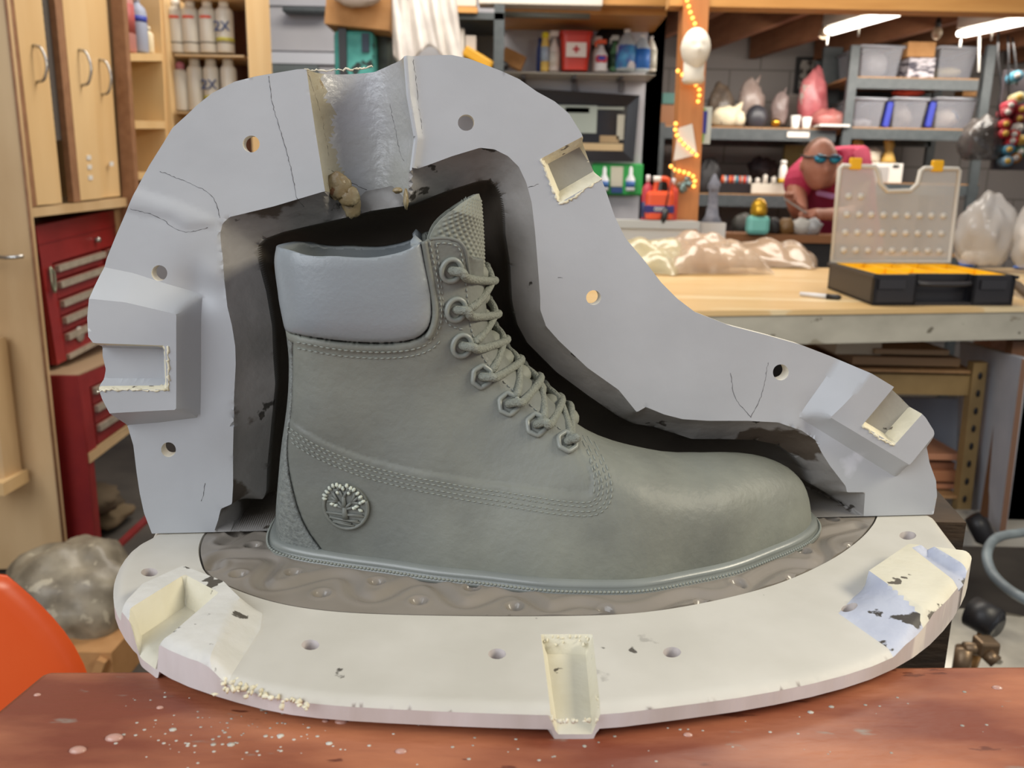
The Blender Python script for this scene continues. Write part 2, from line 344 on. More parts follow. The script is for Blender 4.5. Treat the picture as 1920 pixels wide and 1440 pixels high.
def shell():
    root = thing('mold_shell', 'grey cast plastic half shell standing upright behind the boot, with bolt holes and a spout', 'mold', toW(.22, -.01, 0))
    loops = [INA*0+INA] if False else []
    cl = [resample(INB, .0012, True), inset(resample(INB, .0012, True), .0009), inset(resample(INB, .0012, True), .0022), inset(resample(INB, .0012, True), .005), K1o, K1i, K1r, inset(resample(K1r, .001, True), .0038), K2o, K2i, K2r, inset(resample(K2r, .001, True), .003), K3, inset(resample(K3, .001, True), .0045), K4]
    clipped = []
    def lines_in(poly):
        p = resample(poly, .0009, True); k = sd(p, full) > .0006; res = []; cur = []
        for q, o in zip(p, k):
            if o: cur.append(q)
            elif len(cur) > 2: res.append(A(cur)); cur = []
            else: cur = []
        if len(cur) > 2: res.append(A(cur))
        return res
    for c in cl: clipped += lines_in(c)
    clipped += lines_in(CAV)
    for w_ in (0, .0003, .0009, .002, .004, -.001, -.002, -.003, -.0045, -.006, -.008):
        for S_, g_ in ((SPL, -1), (SPR, 1)):
            q = resample(S_, .0009)+np.array([-g_*w_, 0]); q = q[(sd(q, full) > .0007) & ~inside(q, CAV)]; clipped.append(q)
    vv, ff = triangulate(full, HOL, [], .0022, clipped, .0012)
    n = shell_h(vv); cen = vv[ff].mean(1)
    F0 = toW(vv[:, 0], n, vv[:, 1]); th = .0085
    Bk = toW(vv[:, 0], np.minimum(n, .006)-th, vv[:, 1]); N0 = len(vv)
    be = boundary_edges(ff)
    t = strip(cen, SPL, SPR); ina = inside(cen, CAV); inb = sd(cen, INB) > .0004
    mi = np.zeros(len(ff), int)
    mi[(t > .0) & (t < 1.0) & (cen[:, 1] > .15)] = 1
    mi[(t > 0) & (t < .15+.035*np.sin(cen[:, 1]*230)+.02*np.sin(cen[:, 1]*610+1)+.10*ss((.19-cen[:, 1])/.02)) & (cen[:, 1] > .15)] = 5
    for k, w in ((K1r, .0038), (K2r, .0032), (K3, .0045)):
        q = sd(cen, k); mi[(q > 0) & (q < w)] = 2
    mi[(sd(cen, K3) > 0)] = 3; q = sd(cen, K3); mi[(q > 0) & (q < .0045)] = 2
    q = sd(cen, K2r); mi[q > .003] = 3; q = sd(cen, K1r); mi[q > .0012] = 0
    P_ = vv[ff]; ar = np.cross(P_[:, 1]-P_[:, 0], P_[:, 2]-P_[:, 0]); ff = np.where((ar > 0)[:, None], ff, ff[:, ::-1])
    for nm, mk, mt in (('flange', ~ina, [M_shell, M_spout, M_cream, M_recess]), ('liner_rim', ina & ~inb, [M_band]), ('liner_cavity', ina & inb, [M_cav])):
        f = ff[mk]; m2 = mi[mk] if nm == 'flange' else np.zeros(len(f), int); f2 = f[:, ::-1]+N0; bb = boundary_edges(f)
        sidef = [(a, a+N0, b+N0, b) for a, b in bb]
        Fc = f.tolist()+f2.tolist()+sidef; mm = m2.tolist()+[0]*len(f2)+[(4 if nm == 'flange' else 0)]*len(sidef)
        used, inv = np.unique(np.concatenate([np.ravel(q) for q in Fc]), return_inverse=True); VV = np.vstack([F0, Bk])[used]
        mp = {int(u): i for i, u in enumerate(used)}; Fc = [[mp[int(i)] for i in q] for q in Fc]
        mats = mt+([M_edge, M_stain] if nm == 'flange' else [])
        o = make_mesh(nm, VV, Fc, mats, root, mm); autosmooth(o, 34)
    # hairline cracks
    mb = MB()
    for line in ([(504,143),(510,190),(527,250),(545,310),(556,372),(567,388)],[(575,132),(600,220),(612,290)],[(728,185),(740,240),(748,285),(760,305)],[(612,315),(650,340),(682,356)],[(1370,700),(1375,745),(1408,782)],[(1440,680),(1430,740),(1408,782)],[(775,112),(782,170),(792,250)],[(300,322),(350,340),(395,362),(410,390),(412,410)],[(245,392),(300,405),(330,430),(350,436),(390,428)],[(1010,345),(990,352)],[(1045,520),(1055,521)],[(385,905),(378,940)]):
        L = smoothline(line, 2); q = resample(pl(L), .0012); q = q+RNG.normal(0, .00018, q.shape); nn = shell_h(q)+.00003
        mb = MB(); mb.tube(toW(q[:, 0], nn, q[:, 1]), .00013*RNG.uniform(.35, 1.3, len(q)), 5); mb.build('hairline_crack', M_dark, root, True)
    # ragged crust along the edges of the two key pockets and the spout lip
    mb = MB()
    for line, rr in (([(1046,383),(1075,372),(1100,352),(1128,336)], .0012), ([(1014,300),(1030,335),(1046,380)], .0012), ([(327,640),(329,680),(328,722)], .0013), ([(200,722),(260,720),(326,722)], .0012), ([(1600,790),(1630,812),(1658,826)], .0014), ([(572,131),(600,131),(650,130),(700,124)], .0009)):
        q = resample(pl(line), .0011); q += RNG.normal(0, .0003, q.shape); nn = np.maximum(shell_h(q), -.002)
        W = toW(q[:, 0], nn, q[:, 1]); mb = MB(); mb.tube(W, (rr*.75*RNG.uniform(.2, 1, len(W))), 6); mb.build('broken_edge', M_crust, root, True)
    mb = MB(); c = pl([(655,386)])[0]
    mb.blob(toW(c[0], -.013, c[1]), (.009, .005, .013), 3, .25, 20, False); mb.build('resin_drip', M_rust, root, True)
    for (x, y, a, b, cc) in ((632,350,.013,.003,.013),(652,368,.011,.0035,.010),(761,374,.0028,.005,.010),(628,343,.010,.003,.011),(745,357,.005,.004,.003)):
        c = pl([(x, y)])[0]; mb = MB(); mb.blob(toW(c[0], -.009 if x < 700 else -.003, c[1]), (a, b, cc), x, .25, 18, False); mb.build('resin_drip', M_rust, root, True)
    mb = MB()
    for (x, y) in ((720,395),): c = pl([(x, y)], -.05)[0]; mb.blob(toW(c[0], -.055, c[1]), (.010, .01, .016), 9, .25, 18, False)
    mb.build('resin_drip', M_rust, root, True)
M_recess = mat('pocket_plaster', '8F8C82', 'A19E94', 30, .6, bump=.3, bscale=90, c3='3E3A33', s3=60, t3=.66)
M_edge = mat('lit_edge_cream', 'DDD9CC', 'CFCBBE', 40, .6, bump=.2, bscale=90)  # overhead light on the shell's edges, painted in as pale cream
shell()

# ---- the flat base half
M_plate = mat('off_white_plaster', 'BCB8AD', 'C8C4BA', 18, .55, bump=.18, bscale=60, c3='57524B', s3=60, t3=.705, c4='A9A59C', s4=30, t4=.70)
M_plateside = mat('plaster_rim', 'CFC8C6', 'BDB4AE', 40, .5, bump=.35, bscale=110, c3='E2DDD2', s3=16, t3=.6, stretch=(1, 1, .25))
M_keyc = mat('cream_key_plaster', 'CCC6B0', 'D4CFBC', 40, .65, bump=.4, bscale=110, c3='5A5348', s3=70, t3=.64)
M_key = mat('chipped_key_plaster', 'C4C2BA', 'D0CEC8', 40, .65, bump=.4, bscale=110, c3='4F4A42', s3=68, t3=.635)
M_keyb = mat('bluish_key_face', 'AEB2C0', 'BCC0CC', 40, .6, bump=.4, bscale=110, c3='3F3A34', s3=58, t3=.60)
fr = [(285,1004),(250,1022),(228,1048),(214,1080),(211,1105),(214,1135),(238,1178),(275,1212),(330,1245),(420,1275),(520,1300),(620,1312),(760,1320),(900,1326),(1030,1330),(1130,1330),(1280,1312),(1420,1293),(1560,1264),(1660,1232),(1735,1190),(1785,1140),(1812,1095),(1820,1065),(1800,1030),(1776,1000),(1752,968)]
PF = smoothline(gp(fr), 1); c0 = .5*(PF[0]+PF[-1])
bk = [(PF[-1][0]-.006, -.03), (.42, -.07), (.36, -.098), (.23, -.112), (.12, -.105), (.05, -.085), (.015, -.05), (PF[0][0]-.002, -.02)]
PLT = np.vstack([PF, smoothline(bk, 2)])
pr = [(420,975),(385,995),(372,1020),(372,1045),(385,1080),(450,1110),(520,1132),(600,1145),(700,1152),(900,1156),(1100,1155),(1200,1150),(1300,1135),(1400,1113),(1480,1088),(1560,1050),(1610,1015),(1638,985),(1648,962)]
SIL = np.vstack([smoothline(gp(pr), 2), [(.43, -.04), (.38, -.075), (.25, -.09), (.12, -.08), (.06, -.05)]])
ph = [(280,1073,16,8),(582,1209,17,10),(932,1226,17,10),(1260,1223,17,10),(1702,1004,16,8),(1592,1143,15,9)]
PH = [gp([(x+a*math.cos(t), y+b*math.sin(t)) for t in np.linspace(0, 2*math.pi, 18, endpoint=False)]) for x, y, a, b in ph]
Q1o = gp([(195,1190),(250,1128),(345,1072),(420,1108),(492,1150),(488,1180),(415,1296),(300,1290),(200,1230)]); Q1i = gp([(200,1195),(270,1120),(345,1085),(420,1115),(452,1148),(440,1160),(395,1262),(300,1250),(210,1220)])
Q1p = gp([(246,1168),(348,1102),(412,1137),(320,1220),(270,1240),(240,1215)])
Q2o = gp([(1572,1150),(1600,1120),(1700,1040),(1845,1050),(1850,1120),(1760,1220),(1700,1240)]); Q2i = gp([(1625,1105),(1700,1052),(1840,1070),(1840,1120),(1780,1180),(1722,1178)])
Q2p = gp([(1705,1060),(1735,1050),(1830,1110),(1815,1150)])
Q3 = gp([(1014,1189),(1111,1189),(1128,1345),(1034,1345)])
def plate_h(P):
    z = np.zeros(len(P))
    z += plateau(P, Q1o, Q1i, .007) - .013*ss(sd(P, Q1p)/.004)
    z += plateau(P, Q2o, Q2i, .010) - .0045*ss(sd(P, Q2p)/.005)
    z -= .008*ss(sd(P, Q3)/.0028)
    z -= .003*ss(sd(P, SIL)/.001)
    e = segd(P, PLT, True); z -= .0025*(1-np.clip(e/.004, 0, 1))**2
    return z
SINK = .0035
def plate():
    root = thing('plaster_mold', 'off-white plaster base plate lying flat on the red wood bench, chipped around its rim', 'mold', toW(.22, .04, -.012))
    lines = []
    for poly in (SIL, inset(resample(SIL, .001, True), .001), Q1o, Q1i, Q1p, inset(resample(Q1p, .001, True), .004), Q2o, Q2i, Q2p, Q3, inset(resample(Q3, .001, True), .0028)):
        p = resample(poly, .0009, True); k = sd(p, PLT) > .0006; cur = []
        for q, o in zip(p, k):
            if o: cur.append(q)
            else:
                if len(cur) > 2: lines.append(A(cur))
                cur = []
        if len(cur) > 2: lines.append(A(cur))
    vv, ff = triangulate(PLT, PH, [], .0026, lines, .0014)
    z = plate_h(vv); cen = vv[ff].mean(1); N0 = len(vv)
    e = np.clip(segd(vv, PLT, True)/.022, 0, 1)
    T = toW(vv[:, 0], vv[:, 1], z); Bt = toW(vv[:, 0], vv[:, 1], np.minimum(z-.004, -.0085-.0035*e))
    mi = np.zeros(len(ff), int); mi[(sd(cen, Q1o) > 0)] = 1; mi[sd(cen, Q2o) > 0] = 4; mi[sd(cen, Q3) > 0] = 4; mi[(sd(cen, Q1p) > 0)] = 4
    q = (sd(cen, Q2o) > 0) & (sd(cen, Q2i) < 0) & (cen[:, 0] < gp([(1715, 1180)])[0][0]); mi[q] = 2; mi[sd(cen, Q2p) > 0] = 2
    bb = boundary_edges(ff)
    P_ = vv[ff]; ar = np.cross(P_[:, 1]-P_[:, 0], P_[:, 2]-P_[:, 0]); up = ff if ar.mean() < 0 else ff[:, ::-1]
    Fc = up.tolist()+(up[:, ::-1]+N0).tolist()+[(a, a+N0, b+N0, b) for a, b in bb]
    o = make_mesh('plaster_plate', np.vstack([T, Bt]), Fc, [M_plate, M_key, M_keyb, M_plateside, M_keyc], root, mi.tolist()+[3]*len(ff)+[3]*len(bb)); autosmooth(o, 34)
    # crumbs of broken plaster along the front left and the centre pocket
    mb = MB(); 
    for line, rr in (([(415,1290),(450,1270),(500,1300),(585,1320)], .0018), ([(1016,1192),(1110,1190)], .0014), ([(1128,1220),(1129,1320)], .0013), ([(1034,1336),(1120,1338)], .0016), ([(420,1265),(432,1280),(470,1296)], .002)):
        q = resample(gp(line), .0011); q += RNG.normal(0, .0011, q.shape); mb = MB()
        for a in q: mb.blob(toW(a[0], a[1], plate_h(a[None])[0]*.3-.001), RNG.uniform(.25, 1.0, 3)*rr*1.4, int(RNG.integers(999)), .5, 8, False)
        mb.build('plaster_crumb', M_crust, root, True)
plate()
# ---- silicone bed
M_sil = mat('grey_brown_silicone', '7F786E', '8A8278', 20, .22, bump=.06, bscale=60, spec=.5)
worms = [[(398,1062),(405,1045),(430,1038),(470,1040),(501,1040),(519,1052),(505,1068),(491,1085),(501,1101),(544,1096),(597,1080),(639,1074),(662,1086),(664,1110),(692,1123),(721,1117),(760,1093),(799,1087),(827,1100),(848,1126),(873,1134),(905,1125),(940,1109),(976,1110),(1011,1132),(1032,1142),(1082,1128),(1120,1135),(1160,1146),(1220,1140),(1290,1112),(1340,1120),(1387,1114),(1420,1085),(1450,1066),(1481,1056),(1534,1061),(1550,1040),(1530,1015),(1542,1000),(1580,992),(1610,985)],[(420,1015),(450,1000),(480,985),(510,992)]]
dim = [(437,997),(447,1076),(474,1022),(550,1073),(603,1112),(706,1090),(785,1126),(885,1101),(965,1137),(1318,1131),(1385,1092),(1490,1085),(1508,1033),(1560,973),(1601,1024),(462,960),(1135,1141)]
WORM = [resample(gp(smoothline(w, 3)), .0012) for w in worms]; DIM = gp(dim)
def sil_h(P):
    z = np.full(len(P), -.0002)
    for w in WORM: d = segd(P, w, False); z -= .0020*np.exp(-(d/.0030)**2); z += .0005*np.exp(-((d-.0062)/.002)**2)
    for c in DIM: d = np.sqrt(((P-c)**2).sum(1)); z -= .0026*ss((.0042-d)/.0022); z += .0005*np.exp(-((d-.0050)/.001)**2)
    return z
def silicone():
    S2 = inset(resample(SIL, .0015, True), .0011); vv, ff = triangulate(S2, [], [], .0013, [], .0013)
    z = sil_h(vv); P_ = vv[ff]; ar = np.cross(P_[:, 1]-P_[:, 0], P_[:, 2]-P_[:, 0]); up = ff if ar.mean() < 0 else ff[:, ::-1]; N0 = len(vv)
    bb = boundary_edges(ff); loc = toW(.22, .02, -.0028)
    o = make_mesh('silicone_bed', np.vstack([toW(vv[:, 0], vv[:, 1], z), toW(vv[:, 0], vv[:, 1], z*0-.0029)])-loc, up.tolist()+(up[:, ::-1]+N0).tolist()+[(a, a+N0, b+N0, b) for a, b in bb], [M_sil])
    o.location = tuple(loc); autosmooth(o, 50)
    tag(o, 'glossy grey-brown silicone bed around the boot sole, with winding grooves and dimples', 'silicone mold')
silicone()
# ------------------------------------------------------------------ the boot
NCB = A([(.05,-.010),(.066,-.006),(.095,.006),(.15,.022),(.2,.032),(.25,.036),(.3,.026),(.35,.004),(.40,-.014)])
def curve(tab, x, k=None):   # smooth interpolation of a table
    tab = A(tab); xs = np.linspace(tab[0, 0], tab[-1, 0], 200); ys = np.interp(xs, tab[:, 0], tab[:, 1])
    for _ in range(3): ys = np.convolve(np.pad(ys, 8, 'edge'), np.ones(17)/17, 'valid')
    return np.interp(x, xs, ys)
def nc(s, z): b = curve(NCB, s); return b+( .006-b)*ss(np.asarray(z)/.10)*ss((.26-np.asarray(s))/.08)
def onNC(pts):
    r = []
    for x, y in pts:
        n = .01
        for _ in range(8): q = toL(onP(x, y, LP+n*NN, NN)); n = float(nc(q[0], q[2]))
        r.append((q[0], q[2]))
    return A(r)
sil_back = [(522,459),(518,480),(519,500),(524,535),(527,558),(534,590),(541,618),(545,651),(546,690),(544,729),(540,768),(531,826),(526,885),(522,930),(521,962)]
sil_front = [(1507,956),(1506,934),(1502,908),(1494,890),(1472,872),(1437,860),(1394,856),(1341,859),(1280,862),(1219,852),(1153,837),(1100,812),(1066,782),(1030,748),(1000,716),(970,690),(945,662),(927,632),(915,600),(909,558),(906,520),(905,484)]
sil_top = [(905,484),(882,480),(874,468),(864,452),(853,447),(825,444),(803,446),(788,455),(760,468),(735,475),(700,481),(660,480),(630,477),(600,478),(575,474),(552,465),(522,459)]
SB = onNC(smoothline(sil_back, 1)); SF = onNC(smoothline(sil_front, 1)); ST_ = onNC(smoothline(sil_top, 1))
ST_[0] = SF[-1]; ST_[-1] = SB[0]
# the collar line is seen on the near side: raise the trace where the near wall stands in front of the middle plane
SB = np.vstack([SB, [[SB[-1, 0]+.0003, 0]]]); SF = np.vstack([[[SF[0, 0]-.0005, 0]], SF])
def top_shift(p): # near wall at n~.04 instead of the mid plane
    r = []
    S = ST_
    k = np.r_[0, np.cumsum(np.linalg.norm(np.diff(S, axis=0), axis=1))]; k /= k[-1]
    for (a, b), t in zip(smoothline(sil_top, 1), k):
        n = .006+.038*math.sqrt(max(0, 1-abs(2*t-1)**3)); q = toL(onP(a, b, LP+n*NN, NN)); r.append((q[0], q[2]))
    r[0] = tuple(S[0]); r[-1] = tuple(S[-1]); return A(r)
ST_ = top_shift(ST_)
BOT = A([(x, 0.) for x in np.linspace(SB[-1, 0], SF[0, 0], 40)])
OUTB = np.vstack([SB[:-1], BOT, SF[1:], ST_[1:-1]])
DL = [SB, SF]
def poisson():
    h = .0015; x0, x1 = OUTB[:, 0].min()-.006, OUTB[:, 0].max()+.006; y0, y1 = -.006, OUTB[:, 1].max()+.006
    nx = int((x1-x0)/h)+1; ny = int((y1-y0)/h)+1
    X, Y = np.meshgrid(x0+h*np.arange(nx), y0+h*np.arange(ny)); P = np.stack([X.ravel(), Y.ravel()], 1)
    ins = inside(P, OUTB); dD = np.minimum(segd(P, SB, False), segd(P, SF, False)); dN = np.minimum(segd(P, BOT, False), segd(P, ST_, False))
    neu = (~ins) & (dN < dD); N = len(P); idx = np.arange(N); phi = np.zeros(N+1); res = []
    for off in (-1, 1, -nx, nx):
        nb = np.clip(idx+off, 0, N-1); nb = np.where(ins[nb], nb, np.where(neu[nb], idx, N)); res.append(nb)
    par = ((idx % nx)+(idx//nx)) % 2; sets = [idx[ins & (par == k)] for k in (0, 1)]; nbs = [[r[s] for r in res] for s in sets]
    om = 1.95
    for it in range(900):
        for s, nb in zip(sets, nbs):
            sm = phi[nb[0]]+phi[nb[1]]+phi[nb[2]]+phi[nb[3]]; phi[s] += om*((sm+h*h)/4-phi[s])
    phi = phi[:-1]
    def fill(v, ok):
        v = np.where(ok, v, 0).reshape(ny, nx); w = ok.astype(float).reshape(ny, nx)
        for _ in range(14):
            vp = np.pad(v, 1); wp = np.pad(w, 1); a = sum(vp[1+i:1+i+ny, 1+j:1+j+nx]*wp[1+i:1+i+ny, 1+j:1+j+nx] for i in (-1, 0, 1) for j in (-1, 0, 1)); b = sum(wp[1+i:1+i+ny, 1+j:1+j+nx] for i in (-1, 0, 1) for j in (-1, 0, 1))
            new = (w == 0) & (b > 0); v = np.where(new, a/np.maximum(b, 1e-9), v); w = np.where(new, 1, w)
        return v
    rho = fill(phi/np.maximum(dD, 1e-6), ins & (dD > .003)); ph = fill(phi, ins)
    for _ in range(3): rp = np.pad(rho, 1, 'edge'); rho = sum(rp[1+i:1+i+ny, 1+j:1+j+nx] for i in (-1, 0, 1) for j in (-1, 0, 1))/9
    return x0, y0, h, nx, ny, rho, ph
_px, _py, _h, _nx, _ny, RHO, PHI = poisson()
def bil(F_, P):
    u = np.clip((P[:, 0]-_px)/_h, 0, _nx-1.001); v = np.clip((P[:, 1]-_py)/_h, 0, _ny-1.001); i = u.astype(int); j = v.astype(int); a = u-i; b = v-j
    return F_[j, i]*(1-a)*(1-b)+F_[j, i+1]*a*(1-b)+F_[j+1, i]*(1-a)*b+F_[j+1, i+1]*a*b
WB = [(.05,.030),(.075,.031),(.11,.033),(.15,.036),(.19,.043),(.23,.0505),(.27,.0515),(.31,.047),(.35,.042),(.39,.04)]
def wfun(P):
    dD = np.minimum(segd(P, SB, False), segd(P, SF, False)); t = ss((dD-.004)/.006)
    ph = np.maximum(bil(RHO, P)*dD*(1-t)+bil(PHI, P)*t, 0); w = np.sqrt(2*ph)*1.12
    up = ss(P[:, 1]/.09)*ss((.27-P[:, 0])/.07)
    W = curve(WB, P[:, 0])*(1-up)+(.041+.006*ss((P[:, 1]-.09)/.05))*up
    return w*W/np.maximum((w**3.2+W**3.2)**(1/3.2), 1e-9)
def nbase(P, side=1): return nc(P[:, 0], P[:, 1])+side*wfun(P)
def hit(pts):
    P = A(pts); n = np.full(len(P), .03); S = None
    D = np.array([ray(x, y) for x, y in P])
    for _ in range(14):
        t = ((LP-CAM)@NN+n)/(D@NN); W = CAM+D*t[:, None]; s = (W-LP)@UU; z = W[:, 2]-ZP; S = np.stack([s, z], 1); n = .4*n+.6*nbase(S)
    return S
COLLAR = [(500,450),(505,520),(515,560),(525,600),(535,622),(558,628),(636,641),(713,645),(772,640),(800,624),(812,598),(811,560),(807,534),(799,496),(791,452),(788,440),(700,460),(600,460)]
COLH = hit(smoothline(COLLAR, 2, True))
EDGE_V = hit(smoothline([(535,782),(547,792),(586,818),(622,836),(692,863),(781,882),(834,891),(887,902),(976,912),(1047,924),(1100,929),(1109,924),(1110,902),(1098,866),(1084,836)], 1))
VAMP = np.vstack([EDGE_V, hit([(1120,812)]), [[.30, .09], [.42, .03], [.42, -.02], [.04, -.02], [.04, EDGE_V[0, 1]]]])
HEEL = hit(smoothline([(549,640),(548,700),(547,760),(541,805),(538,848),(543,890),(549,915),(558,951),(576,994),(607,1036)], 2))
HEELP = np.vstack([HEEL, [[HEEL[-1, 0], -.02], [.03, -.02], [.03, HEEL[0, 1]]]])
BIND = hit(smoothline([(556,640),(636,656),(713,661),(775,656),(808,643),(824,618),(829,590),(825,558),(819,515),(809,470),(806,452)], 2))
EYESTAY = hit(smoothline([(806,449),(830,446),(853,449),(866,456),(874,472),(877,500),(882,530),(886,575),(890,612),(900,640),(915,670),(935,695),(965,722),(1000,752),(1040,785),(1080,812)], 2))
QUART = np.vstack([EYESTAY, hit([(1090,840)]), hit([(1108,905)]), [[.25, -.02], [.04, -.02], [.04, .2], [EYESTAY[0, 0], .2]]])
LM = COLH.mean(0)
def disp(P):
    d = np.zeros(len(P)); c = sd(P, COLH)
    d += .0048*np.sqrt(np.clip(1-(1-np.clip(c/.011, 0, 1))**2, 0, 1))
    b = segd(P, COLH, True); d -= .0012*np.exp(-(b/.0009)**2)*(P[:, 1] < .165)
    bd = segd(P, BIND, False); d += .0010*ss((.0050-np.minimum(b, 1))/.0008)*(c < 0)*(bd < .006)
    v = sd(P, VAMP); d += .0011*ss((v+.0004)/.0008)
    hh = sd(P, HEELP); d += .0009*ss(hh/.0008); d -= .0010*np.exp(-(segd(P, HEEL, False)/.0007)**2)
    q = sd(P, QUART); d += (.0015*ss((q+.0005)/.001)-.0012)*(1-ss((v+.004)/.008))
    # gentle leather waves
    rng = np.random.default_rng(5)
    for _ in range(8):
        k = rng.normal(size=2)*75; d += .00022*np.sin(P@k+rng.uniform(0, 6.3))
    return d*ss(segd2(P)/.004)
def segd2(P): return np.minimum(segd(P, SB, False), segd(P, SF, False))
def near(P, lift=0.): P = np.atleast_2d(P); n = nbase(P)+disp(P)+lift; return toW(P[:, 0], n, P[:, 1])
def normal(p):
    e = .0006; a = near(A(p)+[e, 0])[0]-near(A(p)-[e, 0])[0]; b = near(A(p)+[0, e])[0]-near(A(p)-[0, e])[0]; n = np.cross(a, b); n /= np.linalg.norm(n); return n if n@NN > 0 else -n
M_boot = mat('olive_grey_leather', '686B67', '888A7D', 8, .50, bump=.22, bscale=240, c3='5C5E59', s3=17, t3=.46, w3=.34, lo=.3, hi=.72, spec=.35)
M_collar = mat('smooth_padded_leather', '80868A', '888E90', 12, .33, bump=.10, bscale=420, spec=.5)
M_lace = mat('woven_lace_grey', '7C7F75', '8A8D82', 500, .75, bump=.8, bscale=900, spec=.3)
M_tongue = mat('textured_tongue_grey', '888A7F', '7B7D73', 40, .6, spec=.35)
M_eyelet = mat('painted_eyelet_grey', '7F837C', rough=.38)
M_welt = mat('rubber_welt_grey', '767A76', '7E827D', 30, .30, bump=.05, bscale=150, spec=.6)
M_stitch = mat('grey_thread', '858981', rough=.7)
M_counter = mat('pebbled_counter_leather', '6A6E6B', '7B7F7A', 420, .5, bump=.6, bscale=420)
BOOTC = toW(.22, .015, 0)
boot = thing('boot', 'olive-grey lace-up ankle work boot standing in the open mold, round tree emblem at its heel', 'boot', BOOTC)
def build_body():
    ex = []
    for L in (SB, SF):
        L = resample(L, .0012)
        for w in (.00015, .0006, .0013, .0022, .0033, .0046):
            for sg in (1, -1): ex.append(offset(L, sg*w, False))
    ex = np.vstack(ex)
    lines = []
    for c, ofs in ((resample(COLH, .001, True), (0, .0011, .003)),):
        for o in ofs: lines.append(inset(c, o) if o else c)
    lines += [resample(EDGE_V, .001), offset(resample(EDGE_V, .001), .0008, False), resample(HEEL, .001), resample(EYESTAY, .001)]
    L2 = []
    for l in lines:
        k = (sd(l, OUTB) > .0009); cur = []
        for q, o in zip(l, k):
            if o: cur.append(q)
            else:
                if len(cur) > 2: L2.append(A(cur))
                cur = []
        if len(cur) > 2: L2.append(A(cur))
    vv, ff = triangulate(OUTB, [], [], .0014, L2, .0011, ex)
    w = wfun(vv); d = disp(vv); c = nc(vv[:, 0], vv[:, 1]); edge = segd2(vv) < 1e-5
    NF = c+w+d; FF = c-w-d*.7; NF[edge] = c[edge]
    n0 = len(vv); far = np.arange(n0)+n0; far[edge] = np.arange(n0)[edge]
    P_ = vv[ff]; ar = np.cross(P_[:, 1]-P_[:, 0], P_[:, 2]-P_[:, 0]); ff = np.where((ar > 0)[:, None], ff, ff[:, ::-1])
    V = np.vstack([toW(vv[:, 0], NF, vv[:, 1]), toW(vv[:, 0], FF, vv[:, 1])]); cen = vv[ff].mean(1)
    FA = np.vstack([ff, far[ff][:, ::-1]]); cen2 = np.vstack([cen, cen]); col = sd(cen2, COLH) > 0; hl = (sd(cen2, HEELP) > 0) & ~col
    for nm, mk, mt in (('upper', ~col & ~hl, M_boot), ('padded_collar', col, M_collar), ('heel_counter', hl, M_counter)):
        f = FA[mk]; used = np.unique(f); mp = np.zeros(len(V), int); mp[used] = np.arange(len(used))
        o = make_mesh(nm, V[used], mp[f], mt, boot); md = o.modifiers.new('thick', 'SOLIDIFY'); md.thickness = .0055 if nm == 'padded_collar' else .003; md.offset = -1
build_body()
# collar rim roll, piping, eyestay cord
mb = MB(); t = resample(ST_, .002)
k = len(t)
def line_on(P, lift): return near(P, lift)
mb.tube(line_on(resample(EYESTAY[:int(len(EYESTAY)*.42)], .0012), .0002), .0009, 8)
mb.tube(line_on(resample(offset(hit(smoothline([(795,452),(803,500),(812,545),(817,585),(812,615),(800,634)], 2)), 0, False), .0012), .0004), .0016, 8)
mb.build('piping', M_boot, boot, True)
# stitching
mb = MB()
def stitches(P, pitch=.0029, ln=.0020, r=.00042, lift=.0001):
    Q = resample(P, pitch)
    for a, b in zip(Q[:-1], Q[1:]):
        m1 = a+(b-a)*(.5-.5*ln/pitch); m2 = a+(b-a)*(.5+.5*ln/pitch); w = near(np.array([m1, .5*(m1+m2), m2]), lift); w[1] += NN*.0002
        mb.tube(w, [r*.55, r, r*.55], 6)
def off_round(P, w):
    Pd = resample(P, .0006); O = offset(Pd, w, False); k = segd(O, P, False) > abs(w)*.985; return O[k]
Ev = EDGE_V[:]
for w in (.0032, .0050, .0074, .0094):
    for sg in (-1,):
        O = off_round(Ev, sg*w); O = O[inside(O, OUTB)]; 
        if len(O) > 5:
            # join round the tip
            g = np.linalg.norm(np.diff(O, axis=0), axis=1); O = O if g.max() < .02 else O
            stitches(resample(O, .001))
stitches(offset(resample(BIND, .001), .0, False)); stitches(offset(resample(BIND, .001), -.0032, False)[:70])
stitches(offset(resample(EYESTAY, .001), -.0022, False)[2:])
TAB = hit(smoothline([(818,455),(824,500),(830,560),(834,600),(842,612),(870,618)], 2)); stitches(TAB)
stitches(hit([(1100,838),(1108,870),(1114,902),(1112,925)]))
mb.build('stitching', M_stitch, boot, True)
# welt: follows the foot of the upper all the way round
ss_ = np.linspace(SB[-1, 0]+.0002, SF[0, 0]-.0002, 160); u = (1-np.cos(np.linspace(0, math.pi, 160)))/2; ss_ = SB[-1, 0]+.0002+u*(SF[0, 0]-SB[-1, 0]-.0004)
PB = np.stack([ss_, np.full(160, .0035)], 1); wn = wfun(PB)+disp(PB); cc = nc(ss_, .0*ss_)
ring = np.vstack([np.stack([ss_, cc+wn], 1), np.stack([ss_, cc-wn], 1)[::-1][1:-1]]); ring = resample(ring, .002, True)
for _ in range(4): ring = .5*ring+.25*np.roll(ring, 1, 0)+.25*np.roll(ring, -1, 0)
a_ = .5*np.sum(ring[:, 0]*np.roll(ring[:, 1], -1)-np.roll(ring[:, 0], -1)*ring[:, 1]); sg = -1 if a_ > 0 else 1
def ringo(d, z): o = offset(ring, sg*d); return toW(o[:, 0], o[:, 1], np.full(len(o), z))
mb = MB(); prof = [(-.0025, .0052), (.0012, .0050), (.0030, .0040), (.0036, .0024), (.0030, .0012), (.0052, .0006), (.0056, -.0012), (-.0025, -.0012)]
